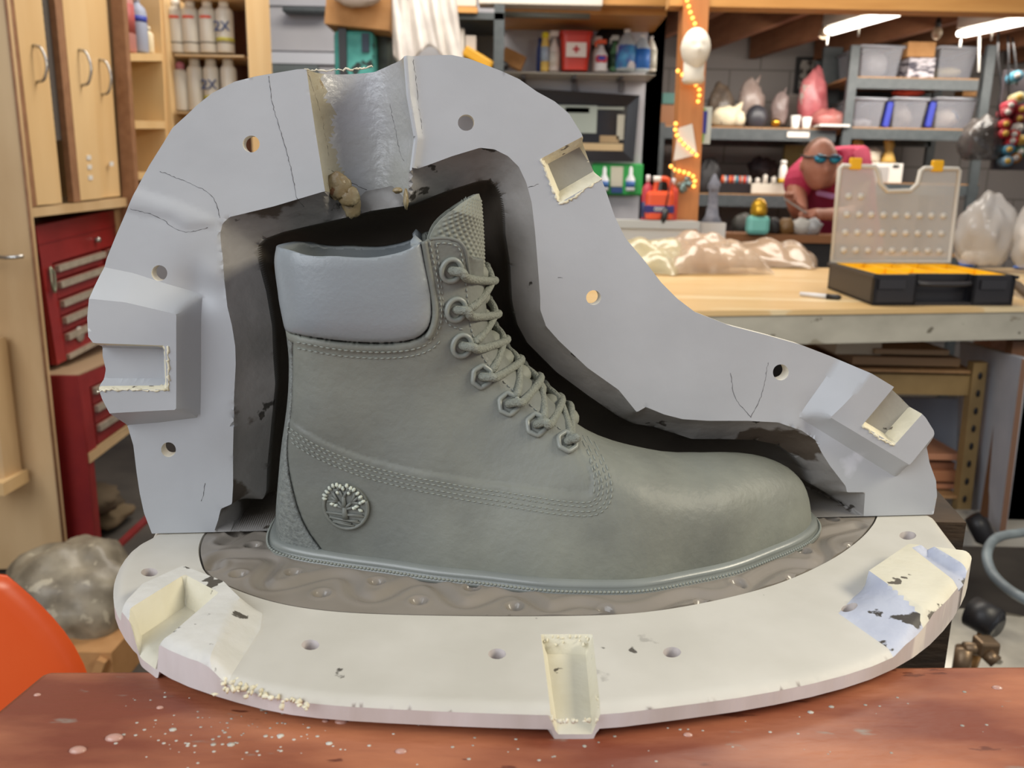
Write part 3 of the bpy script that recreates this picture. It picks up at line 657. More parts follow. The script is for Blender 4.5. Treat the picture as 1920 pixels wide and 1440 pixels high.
R_ = [ringo(d, z) for d, z in prof]; n = len(ring); vs = np.vstack(R_); fs = [(i*n+k, i*n+(k+1) % n, (i+1)*n+(k+1) % n, (i+1)*n+k) for i in range(len(R_)-1) for k in range(n)]
mb.add(vs, fs); mb.build('welt', M_welt, boot, True)
mb = MB(); O = ringo(.0050, .0008)
for k in range(0, len(O)): 
    a = O[k]; b = O[(k+1) % len(O)]; mb.tube([a+(b-a)*.12, (a+b)/2+ZZ*.0003, a+(b-a)*.88], [.0005, .0008, .0005], 6)
mb.build('welt_stitching', M_stitch, boot, True)
# tongue
mb = MB(); nu, nv = 210, 230
lt = A([(803,446),(806,432),(818,417),(853,389),(878,373),(895,364)]); rt = A([(908,500),(907,460),(905,420),(903,390),(901,370),(898,363)])
LT = smoothline(lt, 2); RT = smoothline(rt, 2); LT = resample(LT, len(LT)); 
def interp_line(L, t): L = A(L); k = np.r_[0, np.cumsum(np.linalg.norm(np.diff(L, axis=0), axis=1))]; k /= k[-1]; return np.array([np.interp(t, k, L[:, i]) for i in (0, 1)]).T
ltb = A([(800,530),(800,480),(803,446),(818,417),(853,389),(878,373),(896,364)]); rtb = A([(908,540),(908,500),(907,460),(905,425),(903,395),(901,372),(898,363)])
tv = np.linspace(0, 1, nv); SLt = []; SRt = []
for p, q in zip(interp_line(smoothline(ltb, 2), tv), interp_line(smoothline(rtb, 2), tv)):
    a = toL(onP(p[0], p[1], LP+.026*NN, NN)); b = toL(onP(q[0], q[1], LP+.004*NN, NN)); SLt.append((a[0], a[2])); SRt.append((b[0], b[2]))
SLt = A(SLt); SRt = A(SRt); vs = []
for j in range(nv):
    l = SLt[j]; r = SRt[j]; wdt = r[0]-l[0]
    for i in range(nu):
        a = (i/(nu-1)*2-1)*math.pi/2; s = l[0]+wdt*math.cos(a)*.999; z = l[1]+(r[1]-l[1])*math.cos(a); hw = .024*min(1, .25+wdt/.022)
        n = .004+hw*math.sin(-a)
        arc = a*.024; zz = tv[j]*.045; e = .0036
        uu = arc/e+.5*(int(zz/(e*.5))%1); pat = max(0, 1-2.1*math.hypot(((arc/e+zz/e) % 1)-.5, ((arc/e-zz/e) % 1)-.5))
        mv = float(ss(np.array((math.pi/2-abs(a))/.18)))*float(ss(np.array((.97-tv[j])/.05)))
        L = .00085*pat*mv; vs.append(toW(s+L*math.cos(a), n+L*math.sin(-a), z))
fs = [(j*nu+i, j*nu+i+1, (j+1)*nu+i+1, (j+1)*nu+i) for j in range(nv-1) for i in range(nu-1)]
o = mb.add(vs, fs).build('tongue', M_tongue, boot, True); md = o.modifiers.new('thick', 'SOLIDIFY'); md.thickness = .0022; md.offset = -1
# eyelets and lace
EY = [(846,507),(855,581),(866,648),(903,706),(953,756),(1005,795),(1063,828)]
EH = hit(EY); farp = lambda p: None
eye = []
for i, p in enumerate(EH):
    nrm = normal(p); c = near(p[None], .0004)[0]; q = Vector((0, 0, 1)).rotation_difference(Vector(nrm)); e = MB(); R = .0047; ringp = []
    nn = 8 if i else 16
    for k in range(32):
        a = 2*math.pi*k/32; rr = R*(1/max(math.cos(((a+.3) % (2*math.pi/6))-math.pi/6), .8)*.93 if i > 2 else 1); v = q@Vector((rr*math.cos(a), rr*math.sin(a)*1.15, 0)); ringp.append(np.array(v)+c+nrm*.0004)
    e.tube(ringp, .0013, 8, closed=True); e.build('eyelet', M_eyelet, boot, True)
    eye.append((c, nrm))
def far_eye(p): n = float(nc(p[0], p[1])-wfun(p[None])[0]-.001); return toW(p[0], n, p[1])
FE = [far_eye(p) for p in EH]
def front_pt(z):   # front ridge of the tongue at height z
    k = np.argsort(SF[:, 1]); s = np.interp(z, SF[k, 1], SF[k, 0]); return s
fullS = SF[(SF[:, 0] < .26)]
def ridge(p, adv):  # point of the ridge nearest to eyelet, shifted along the ridge by adv (towards the toe)
    R = resample(fullS[::-1], .001); k = int(np.argmin(((R-p)**2).sum(1)))+int(adv*1000); k = max(0, min(len(R)-1, k)); return R[k]
def spline(pts, n=14):
    P = [A(pts[0])*2-A(pts[1])]+[A(p) for p in pts]+[A(pts[-1])*2-A(pts[-2])]; r = []
    for i in range(1, len(P)-2):
        for t in np.linspace(0, 1, n, endpoint=False):
            r.append(.5*((2*P[i])+(-P[i-1]+P[i+1])*t+(2*P[i-1]-5*P[i]+4*P[i+1]-P[i+2])*t*t+(-P[i-1]+3*P[i]-3*P[i+1]+P[i+2])*t**3))
    r.append(P[-2]); return r
mb = MB()
fwd = UU*.85-ZZ*.2
for i in range(7):
    c, nr = eye[i]; p = EH[i]; tgt = FE[min(i+1, 6)]; r1 = ridge(p, .010 if i < 6 else .002)
    out = np.array([1., 0.]); m0 = near((p*.55+r1*.45)[None], .0032)[0]
    top = toW(r1[0]+.0040, .012, r1[1]+.0005); top2 = toW(r1[0]+.0046, -.006, r1[1]-.001)
    path = spline([c-nr*.006, c+nr*.0012+UU*.0005, c+nr*.0048+UU*.004, m0, top, top2, tgt-NN*.002], 9)
    mb.tube(path, .0022, 10)
    # the crossing lace that comes up from the far eyelet and dives behind this eyestay
    if i < 6:
        r2 = ridge(EH[i+1], .0); r3 = ridge(p, .004); q = EH[i+1]
        mid = toW(r3[0]+.0032, -.004, r3[1]); a2 = near((q*.45+r2*.55)[None], .0008)[0]
        mb.tube(spline([FE[i]-NN*.002, toW(r3[0]+.001, -.014, r3[1]+.001), mid, toW(.5*(r3[0]+r2[0])+.0035, .010, .5*(r3[1]+r2[1])), a2, near((q*.8+r2*.2)[None], -.002)[0]], 9), .0021, 10)
mb.build('shoelace', M_lace, boot, True)
# gusset folds between the eyestays
mb = MB()
for z0 in range(9):
    R = resample(fullS[::-1], .001); k = int(8+z0*(len(R)-20)/9); mb.ball(toW(R[k][0]-.004, .006, R[k][1]), .007, 14, (1, 1.6, .8))
mb.build('tongue_gusset', M_tongue, boot, True)
# tree emblem: a disc in relief
def emblem():
    p = hit([(650,947)])[0]; nr = Vector(normal(p)); c = Vector(near(p[None], .0003)[0]); ex = Vector(UU); ex = (ex-nr*ex.dot(nr)).normalized(); ey = nr.cross(ex); ey = ey if ey.z > 0 else -ey
    K = .0117/120
    def P(x, y, h): return c+ex*((x-480)*K)+ey*(-(y-530)*K)+nr*h
    root = MB(); n = 48; vs = [P(480+120*math.cos(2*math.pi*k/n), 530+122*math.sin(2*math.pi*k/n), h) for h in (-.001, .0009) for k in range(n)]
    root.add(vs, [tuple(range(n, 2*n))]+[(k, (k+1) % n, n+(k+1) % n, n+k) for k in range(n)], False)
    disc = root.build('emblem', M_boot, boot, True)
    m = MB()
    def cap(a, b, r0, r1, h=.0012): r0 *= 1.3; r1 *= 1.3; m.tube([P(*a, h), P((a[0]+b[0])/2, (a[1]+b[1])/2, h+.0003), P(*b, h)], [r0*K, (r0+r1)/2*K, r1*K], 8)
    m.tube([P(480+116*math.cos(t), 530+118*math.sin(t), .0010) for t in np.linspace(-.35, math.pi+.35, 40)], 10*K, 8)
    cap((478,590),(474,530),14,10); cap((474,530),(470,470),10,8)
    for a, b in (((474,535),(440,500)),((440,500),(405,480)),((440,500),(415,455)),((440,500),(385,505)),((470,480),(448,440)),((470,480),(490,440)),((448,440),(440,415)),((490,440),(500,415)),((476,535),(515,500)),((515,500),(550,470)),((515,500),(535,445)),((515,500),(570,505)),((474,540),(425,520)),((480,540),(530,525)),((490,440),(520,440)),((448,440),(420,440)),((550,480),(575,480))):
        cap(a, b, 6.5, 5.5)
    for x0, y0, x1, y1 in ((385,590,475,592),(475,592,570,590),(395,612,475,628),(475,628,545,622),(420,632,510,640)): cap((x0, y0-25), (x1, y1-22), 4, 4)
    cap((375,565),(585,575),5,5); cap((392,590),(560,610),5,5); cap((410,612),(530,632),5,5)
    m.build('emblem_tree', M_boot, disc, True)
    m = MB()
    for x, y, a in ((370,490,170),(372,472,160),(385,452,150),(400,432,130),(418,418,120),(438,412,105),(455,418,95),(470,428,90),(490,412,88),(510,425,70),(526,432,60),(545,450,45),(560,468,30),(575,490,15),(560,500,15),(540,520,10),(560,540,-20),(525,530,-10),(430,522,200),(410,515,190),(440,450,110),(500,450,70)):
        a = math.radians(a); L_ = 12; m.mi = 0
        m.tube([P(x-L_*math.cos(a), y+L_*math.sin(a), .0012), P(x, y, .0018), P(x+L_*math.cos(a), y-L_*math.sin(a), .0013)], [5*K, 10*K, 6*K], 8)
    tag(m.build('emblem_leaf', mat('worn_leaf_tips', 'A9AFA4', 'C9CEBE', 300, .5), disc, True), 'worn pale leaf tips')
emblem()
# ================================================================== the foreground bench and what is near it
M_bench = mat('worn_red_wood', '7C402C', 'B0704F', 6, .40, bump=.3, bscale=45, c3='8C8377', s3=30, t3=.665, w3=.08, c4='6B3826', s4=22, t4=.66, stretch=(1.3, 4, 4), spec=.5, det=9, lo=.4, hi=.62)
M_ply = mat('birch_plywood', 'BE9C70', 'D2B489', 6, .5, stretch=(1, 1, .3), bump=.05); M_plyd = mat('plywood_edge_brown', '8A6244', '9A7050', 30, .6)
M_plyl = mat('maple_front', 'D6B27E', 'DFBE8C', 8, .42, stretch=(1, 1, .2)); M_red = mat('red_tool_enamel', '84201F', '922625', 12, .35); M_redd = mat('red_side_enamel', '7A1A1E', '86201F', 12, .4)
M_alu = mat('drawer_pull_aluminium', 'A79A88', 'B8AC9A', 40, .4, metal=.3); M_steel = mat('brushed_steel', 'B9B6B0', rough=.25, metal=.9)
M_card = mat('brown_cardboard', 'B0804E', 'BC8C5A', 20, .8); M_black = flat('1C1B1D', .45); M_rack = mat('grey_rack_enamel', '444A4C', '4E5456', 30, .5)
M_chip = mat('chipboard_shelf', '9A744C', 'A98258', 60, .7); M_white = flat('DAD8D2', .5); M_bay = mat('painted_block', '8F8985', '736E6A', 1.25, .8, mode='brick', bump=.1)
M_post = mat('orange_fir', 'B0703C', 'C07E46', 8, .5, stretch=(4, 4, .5)); M_beam = mat('golden_fir_beam', 'C28A48', 'D19A56', 8, .5, stretch=(.4, 4, 4)); M_joist = mat('brown_joist', '7E5338', '8E6042', 8, .7, stretch=(3, .5, 3))
M_clear = mat('clear_film', 'DDD8D0', 'E8E4DC', 9, .15, alpha=.42, spec=.8, bump=.6, bscale=25)
M_bagt = mat('cloudy_bag', 'C9B9A2', 'D8CAB4', 16, .22, alpha=.72, spec=.8, bump=.9, bscale=30)
def px(x, y, Y): return onY(x, y, Y)
def pb(mb, x0, y0, x1, y1, Y, dep, bev=0):
    a = px(x0, y0, Y); b = px(x1, y1, Y); return mb.span((min(a[0], b[0]), Y, min(a[2], b[2])), (max(a[0], b[0]), Y+dep, max(a[2], b[2])), bev)
def single(mb, name, m, label, cat, group=None, kind=None):
    V = np.array(mb.v); lo = V.min(0); hi = V.max(0); loc = np.array([(lo[0]+hi[0])/2, (lo[1]+hi[1])/2, lo[2]]); mb.v = [tuple(v-loc) for v in V]
    o = mb.build(name, m); o.location = tuple(loc); return tag(o, label, cat, group, kind)

ZB = ZP-.0125
b0 = onZ(85, 1256, ZB); b1 = onZ(1920, 1246, ZB); bl = onZ(0, 1326, ZB); dirr = (b1-b0)/np.linalg.norm(b1-b0); dl = (bl-b0)/np.linalg.norm(bl-b0)
bench = thing('workbench', 'worn red-brown wooden bench board in the foreground under the mold, spattered with plaster', 'bench', (0, .2, 0))
poly = [b0, b0+dirr*.95, b0+dirr*.95+np.array([.0, -.36, 0]), b0+dl*.40+np.array([0, 0, 0])]
mb = MB(); n = 4; T = [tuple(p) for p in poly]; Bm = [(p[0], p[1], ZB-.036) for p in poly]
mb.add(T+Bm, [(0, 1, 2, 3), (7, 6, 5, 4)]+[(i, (i+1) % 4, 4+(i+1) % 4, 4+i) for i in range(4)], False); o = mb.build('bench_board', M_bench, bench, True)
mo = o.modifiers.new('bev', 'BEVEL'); mo.width = .003; mo.segments = 2
for lx in (-.12, .55):
    mb = MB(); mb.box((lx, .16, (ZB-.036)/2), (.07, .07, ZB-.036)); mb.build('leg', M_joist, bench, True)
mb = MB(); rr = np.random.default_rng(3)
for (x, y, s) in [(214,1384,.0045),(146,1407,.0042),(640,1353,.0035),(752,1409,.003),(300,1327,.002),(70,1303,.002),(610,1352,.0018),(1290,1378,.0025),(1870,1290,.003)]:
    p = onZ(x, y, ZB); mb = MB(); mb.ball(p, s*.62, 12, (1.2, .8, .5)); mb.build('resin_drip', flat('B98F80', .25), bench, True)
mb = MB()
for _ in range(230):
    if rr.random() < .6: x, y = rr.normal((430, 1375), (90, 25)) if rr.random() < .5 else rr.normal((150, 1310), (50, 14))
    else: x, y = rr.uniform(60, 1900), rr.uniform(1290, 1436)
    p = onZ(x, min(y, 1440), ZB)
    if p[1] > b0[1]-.008+(p[0]-b0[0])*dirr[1]/dirr[0] or p[0] < -.15: continue
    r = rr.uniform(.0002, .0007)*(2. if rr.random() < .08 else 1); mb.ball(p, r, 6, (1.3, 1, .35))
tag(mb.build('plaster_fleck', mat('plaster_flecks', '8F8B80', 'C9C4B8', 30, .8), bench, True), kind='stuff')
# timber under the right end of the base
tR0 = onZ(1812, 980, .936); tR1 = onZ(1756, 918, .936); mb = MB(); tq = [tR0, tR1, tR1-np.array([.07, 0, 0]), tR0-np.array([.07, 0, 0])]; mb.add([tuple(p) for p in tq]+[(p[0], p[1], .66) for p in tq], [(0, 1, 2, 3), (7, 6, 5, 4)]+[(i, (i+1) % 4, 4+(i+1) % 4, 4+i) for i in range(4)], False)
single(mb, 'timber_block', mat('dark_timber', '2A2119', '4C3A26', 14, .8, bump=.8, bscale=50, c3='B08A52', s3=16, t3=.62, stretch=(1, 1, 4)), 'dark weathered timber block standing under the right end of the plaster base', 'timber')  # very dark brown timber with golden patches at random
mb = MB(); mb.box((tR0[0]-.035, (tR0[1]+tR1[1])/2, .33), (.08, tR1[1]-tR0[1]+.01, .66)); single(mb, 'timber_stand', M_joist, 'rough wooden stand below the dark timber block', 'stand')

# orange chair beyond the left end of the bench
ch = thing('plastic_chair', 'bright orange moulded plastic chair at the far left behind the bench', 'chair', (-.72, .62, 0))
def shellgrid(f, nu=28, nv=20):
    mb = MB(); vs = [f(i/(nu-1)*2-1, j/(nv-1)*2-1) for j in range(nv) for i in range(nu)]
    mb.add(vs, [(j*nu+i, j*nu+i+1, (j+1)*nu+i+1, (j+1)*nu+i) for j in range(nv-1) for i in range(nu-1)], True); return mb
def sq(u, v):
    m = max(abs(u), abs(v)); r = math.sqrt(u*u+v*v) or 1; k = m/r; t = .75; return (u*(1-t)+u*k*t*1.12, v*(1-t)+v*k*t*1.12)
def bk(u, v): a, b = sq(u, v); return (-.745+a*.262, .80-.10*(1-a*a)+.03*b, .575+b*.205)
M_or = mat('orange_plastic', 'DD5420', 'E25E2A', 5, .32)
o = shellgrid(bk).build('backrest', M_or, ch, True); md = o.modifiers.new('t', 'SOLIDIFY'); md.thickness = .008
def st(u, v): a, b = sq(u, v); return (-.745+a*.23, .58+b*.2, .44-.03*(1-a*a)*(1-b*b))
o = shellgrid(st).build('seat', M_or, ch, True); md = o.modifiers.new('t', 'SOLIDIFY'); md.thickness = .008
for sx in (-1, 1):
    for sy in (-1, 1): mb = MB(); mb.cyl((-.745+sx*.15, .58+sy*.12, .415), (-.745+sx*.2, .58+sy*.17, 0), .011); mb.build('leg', M_steel, ch, True)

# ================================================================== room shell
XR = 2.9; XW = px(1240, 200, 4.6)[0]
mb = MB(); mb.box((.4, 2.2, -.02), (6.4, 8.4, .04)); struct(mb, 'floor', mat('dark_concrete', '45403B', '57514A', 6, .7, bump=.1))
M_wall = mat('pale_grey_drywall', 'B4B3B8', 'BDBCC0', 3, .7)
mb = MB(); mb.span((-2.9, 4.6, 0), (XW, 4.72, 2.9)); struct(mb, 'wall_back', M_wall)
mb = MB(); mb.span((XW-.09, 4.60, 0), (XW, 5.8, 2.6)); struct(mb, 'wall_partition', M_wall)
mb = MB(); mb.span((XW-.3, 5.8, 0), (3.6, 5.9, 2.6)); struct(mb, 'wall_bay', M_bay)
mb = MB(); mb.span((-2.7, -1.0, 0), (-2.6, 4.6, 2.9)); struct(mb, 'wall_left', mat('tan_wall', '9A8468', rough=.8))
mb = MB(); mb.span((3.5, 1.0, 0), (3.6, 5.8, 2.6)); struct(mb, 'wall_right', M_bay)
ZJ = 2.06
mb = MB(); mb.span((XW-.2, 3.3, ZJ+.2), (3.6, 5.9, ZJ+.24)); struct(mb, 'ceiling', mat('loft_boards', '6B452C', '7A5034', 6, .7))
mb = MB()
for (x0, y0, x1, y1) in ((478,9,640,12),(478,93,640,97)): pb(mb, x0, y0, x1, y1, 4.585, .02)
struct(mb, 'trim_1', flat('8E8D92'))
mb = MB(); pb(mb, 500, 97, 640, 121, 4.58, .02); struct(mb, 'trim_2', flat('CFD2DA'))
mb = MB(); pb(mb, 507, 121, 600, 240, 4.57, .02); struct(mb, 'window_1', flat('5A6260', .2))
mb = MB(); pb(mb, 528, 11, 612, 24, 4.50, .08, .01); single(mb, 'door_track', M_rack, 'dark horizontal track on the pale wall left of the cardboard box', 'track')
mb = MB(); a = px(1252, 15, 3.4); mb.span((a[0], 3.36, a[2]-.0), (3.5, 3.45, ZJ+.24)); struct(mb, 'trim_3', M_beam)
jd = np.array([-.23, 1.0, 0]); jd /= np.linalg.norm(jd)
for k in range(9):
    x0 = .95+k*.42; c = np.array([x0, 4.6, ZJ+.1]); mb = MB(); mb.box((0, 0, 0), (.045, 2.35, .2), rz=math.atan2(.23, 1)); o = mb.build('ceiling_joist', M_joist); o.location = tuple(c)
    tag(o, 'brown wooden joist running across the loft ceiling above the grey racks', 'joist', 'joists above the storage bay')
# fluorescent tubes
def tube_light(x0, y0, x1, y1, z, label):
    d0 = ray(x0, y0); d1 = ray(x1, y1); a = CAM+d0*(z-CAM[2])/d0[2]; b = CAM+d1*(z-CAM[2])/d1[2]; t = thing('fluorescent_light', label, 'light', (a+b)/2, 0, None)
    L = (b-a)/np.linalg.norm(b-a); s = np.cross(L, ZZ)
    mb = MB(); mb.tube([a+ZZ*.055, b+ZZ*.055], .05, 4); mb.build('reflector', flat('E8E4DA', .4), t, True)
    for k in (-1, 1): mb = MB(); mb.cyl(a+s*k*.022, b+s*k*.022, .014); mb.build('tube', mat('glowing_tube', 'FFFFFF', emit='FFF6E8', es=5.5), t, True)
    for q in (a, (a+b)/2): mb = MB(); mb.cyl(q, q-ZZ*.06, .004); mb.build('hook', M_white, t, True)
tube_light(1553, 60, 1678, 24, 1.98, 'glowing fluorescent light under the joists, left of the two')
tube_light(1803, 64, 1925, 38, 1.98, 'glowing fluorescent light at the upper right corner, above the storage bins')
for (x, y, lab) in ((1545,62,'round bulb hanging by the left end of the left fluorescent light'),(1757,62,'bare bulb hanging between the two fluorescent lights')):
    t = thing('light_bulb', lab, 'bulb', px(x, y, 4.4)); mb = MB(); mb.ball((0, 0, 0), .025, 14, (1, 1, 1.25)); mb.build('bulb', flat('C9B8A0', .2), t); mb = MB(); mb.cyl((0, 0, .025), (0, 0, .065), .013); mb.cyl((0, 0, .06), (0, 0, ZJ+.19-px(x, y, 4.4)[2]), .003); mb.build('socket', M_black, t)
# upper planks above the drywall
mb = MB(); pb(mb, 942, 12, 1250, 30, 4.2, .4); single(mb, 'wooden_plank', M_beam, 'long pale wooden plank lying flat above the white shelf', 'plank')
mb = MB(); pb(mb, 1130, -20, 1250, 11, 4.1, .4); single(mb, 'wooden_board', M_beam, 'thick wooden board on top of the plank, beside the orange post', 'board')
mb = MB(); mb.cyl(px(945, 27, 4.15), px(1106, 31, 4.15), .013); single(mb, 'metal_tube', flat('6E6F66', .4), 'grey metal tube hanging just below the wooden plank', 'tube')

# ================================================================== left side: cabinets, shelves, tool chest
class Frame:   # bilinear frame: u to the back, v down, d out of the face (towards the room)
    def __init__(s, TL, TR, BL, BR): s.c = [np.array(q) for q in (TL, TR, BL, BR)]; n = np.cross(s.c[1]-s.c[0], s.c[2]-s.c[0]); n /= np.linalg.norm(n); s.n = n if n[0] > 0 else -n
    def P(s, u, v, d=0): a, b, c, e = s.c; return (a*(1-u)+b*u)*(1-v)+(c*(1-u)+e*u)*v+s.n*d
    def box(s, mb, u0, v0, u1, v1, d0, d1): 
        vs = [s.P(u, v, d) for u in (u0, u1) for v in (v0, v1) for d in (d0, d1)]; mb.add(vs, [(0, 1, 3, 2), (4, 6, 7, 5), (0, 4, 5, 1), (2, 3, 7, 6), (0, 2, 6, 4), (1, 5, 7, 3)], False); return mb
pc = thing('plywood_cabinet', 'tall pale plywood cabinet end at the far left, beside the red tool chest', 'cabinet', (-1.7, 2.3, 0))
mb = MB(); pts = [px(-420, -120, 2.3), px(-6, -120, 2.3), px(10, 0, 2.3), px(52, 380, 2.3), px(124, 1062, 2.3), px(-420, 1085, 2.3)]
mb.prism([(p[0], p[2]) for p in pts], (0, 2.3, 0), (1, 0, 0), (0, 0, 1), (0, .02, 0)); mb.build('side_panel', M_ply, pc, True)
mb = MB(); mb.tube([px(*p, 2.297) for p in ((4,-40),(10,0),(52,380),(124,1060))], .004, 6); mb.build('edge_band', M_plyd, pc, True)
mb = MB(); mb.tube([px(-40, 478, 2.24), px(10, 483, 2.22), px(30, 482, 2.22), px(44, 480, 2.23)], .005, 8); mb.build('handle', M_steel, pc, True)
st_ = thing('plywood_box', 'small plywood box frame standing low against the tall plywood cabinet', 'box', px(0, 1150, 2.2)); mb = MB()
pb(mb, -60, 640, 10, 905, 2.2, .08); mb.build('frame', M_ply, st_, True); mb = MB(); pb(mb, -60, 905, 8, 930, 2.16, .12); mb.build('ledge', M_plyl, st_, True)
DF = Frame(px(10, 0, 2.34), px(206, 0, 2.86), px(57, 400, 2.34), px(233, 380, 2.86))
def toppx(x):  # u of a column at the top line
    lo, hi = 0, 1
    for _ in range(30):
        m = (lo+hi)/2; p = DF.P(m, 0)-CAM; q = 960+FPX*(p@RC)/(p@_f); lo, hi = (m, hi) if q < x else (lo, m)
    return lo
dc = thing('pegboard_cabinet', 'maple wall cabinet of tall pull-out doors with curved handles above the red tool chest', 'cabinet', px(120, 405, 2.5))
for nm, x0, x1, d, hx, hy in (('door', 26, 78, .0, 50, 115), ('door', 117, 161, .0, 139, 125), ('door', 162, 206, -.012, 187, 145)):
    u0, u1 = toppx(x0), toppx(x1); mb = MB(); DF.box(mb, u0, -.5, u1, .965, d-.02, d); dr = mb.build(nm, M_plyl, dc, True)
    uu = (u0*.5+u1*.5); v = hy/395; h = MB(); L = [DF.P(uu, v+a, d+b) for a, b in ((-.085, 0), (-.07, .022), (0, .034), (.07, .022), (.085, 0))]; h.tube(spline(L, 5), .0045, 8); h.build('handle', M_steel, dr, True)
mb = MB(); u0, u1 = toppx(12), toppx(26); DF.box(mb, u0, -.5, u1, .97, -.02, -.001); u0, u1 = toppx(103), toppx(117); DF.box(mb, u0, -.5, u1, .97, -.02, -.001); mb.build('door_edge', M_plyd, dc, True)
mb = MB(); DF.box(mb, toppx(78), -.5, toppx(103), .66, -.03, -.02); mb.build('pegboard', flat('55504C'), dc, True)
mb = MB()
for k in range(-4, 18): c = DF.P(toppx(90), k*.038+.02, -.019); mb.ball(c, .0035, 8)
tag(mb.build('peg_hole', M_black, dc, True), kind='stuff')
mb = MB(); DF.box(mb, 0, -.5, 1, 1.0, -.40, -.30); mb.build('back_panel', M_black, dc, True)
mb = MB(); DF.box(mb, -.02, .975, 1.02, 1.02, -.40, .004); mb.build('bottom_rail', M_ply, dc, True)
mb = MB()
for (x, y) in ((166,295),(167,314),(169,333),(209,307)):
    lo = np.array([0., 0.]); best = min(((u, v) for u in np.linspace(.5, 1, 60) for v in np.linspace(.6, .95, 60)), key=lambda t: abs(960+FPX*((DF.P(*t)-CAM)@RC)/((DF.P(*t)-CAM)@_f)-x)+abs(720-FPX*((DF.P(*t)-CAM)@UC)/((DF.P(*t)-CAM)@_f)-y))
    mb = MB(); DF.box(mb, best[0]-.022, best[1]-.011, best[0]+.022, best[1]+.011, 0, .002); mb.build('paper_tag', M_white, dc, True)
# divider and open side shelf
su = thing('side_shelf', 'open maple shelf unit standing between the tall doors and the spray can shelf', 'shelf', px(260, 700, 3.0))
mb = MB(); mb.prism([(p[0], p[2]) for p in (px(204,-60,2.87), px(226,-60,2.87), px(262,480,2.87), px(236,480,2.87))], (0, 2.87, 0), (1, 0, 0), (0, 0, 1), (0, .03, 0)); mb.build('divider', M_plyd, su, True)
SF2 = Frame(px(229, 0, 2.90), px(300, 0, 3.2), px(257, 400, 2.90), px(318, 400, 3.2))
mb = MB(); SF2.box(mb, -.03, -.2, .03, 1.2, -.3, .005); SF2.box(mb, .95, -.2, 1.15, 1.2, -.3, .005); mb.build('upright', M_plyl, su, True)
mb = MB(); SF2.box(mb, -.02, -.2, 1, 1.2, -.34, -.30); mb.build('back', flat('A07A4C'), su, True)
for v in (.24, .255+.30, .80, 1.0): mb = MB(); SF2.box(mb, 0, v, 1, v+.035, -.3, .004); mb.build('shelf_board', M_plyl, su, True)
def lathed(name, prof, m, parent, seg=20): mb = MB(); mb.lathe(prof, seg=seg); return mb.build(name, m, parent)
def simple_bottle(loc, r, h, label, body, cap, band=None, cat='bottle', group=None, name='bottle', neck=.32, lab_h=(.25, .62)):
    t = thing(name, label, cat, loc, 0, group)
    lathed('body', [(r*.9, 0), (r, h*.03), (r, h*.66), (r*.85, h*.74), (r*neck, h*.82), (r*neck, h*.86)], body, t); lathed('cap', [(r*(neck+.08), h*.85), (r*(neck+.08), h*.98), (r*neck*.8, h)], cap, t)
    if band: lathed('label_band', [(r*1.015, h*lab_h[0]), (r*1.015, h*lab_h[1])], band, t)
    return t
p = SF2.P(.35, .24, -.06); simple_bottle(p, .048, .25, 'large pink bottle with a red label on the top side shelf', flat('B98079'), flat('E8DCD4'), flat('A95450'))
p = SF2.P(.68, .24, -.04); simple_bottle(p, .03, .20, 'slim pale blue bottle beside the large pink bottle', flat('9BA3B8'), flat('DCD8D8'), flat('2E3FA0'), lab_h=(.5, .6))
p = SF2.P(.88, .24, -.03); simple_bottle(p, .016, .09, 'small cream bottle at the right end of the top side shelf', flat('E0D0AE'), flat('E8DCC0'))
mb = MB(); q = SF2.P(.12, .555, -.10); mb.box(q+ZZ*.14, (.10, .06, .27), bev=.006); single(mb, 'storage_case', flat('5FA043'), 'bright green case standing upright on the middle side shelf', 'case')
mb = MB(); q = SF2.P(.5, 1.0, -.12); mb.box(q+ZZ*.05, (.2, .2, .09), bev=.006); single(mb, 'parts_bin', flat('2A2A2E'), 'dark plastic bin on the bottom side shelf', 'bin')
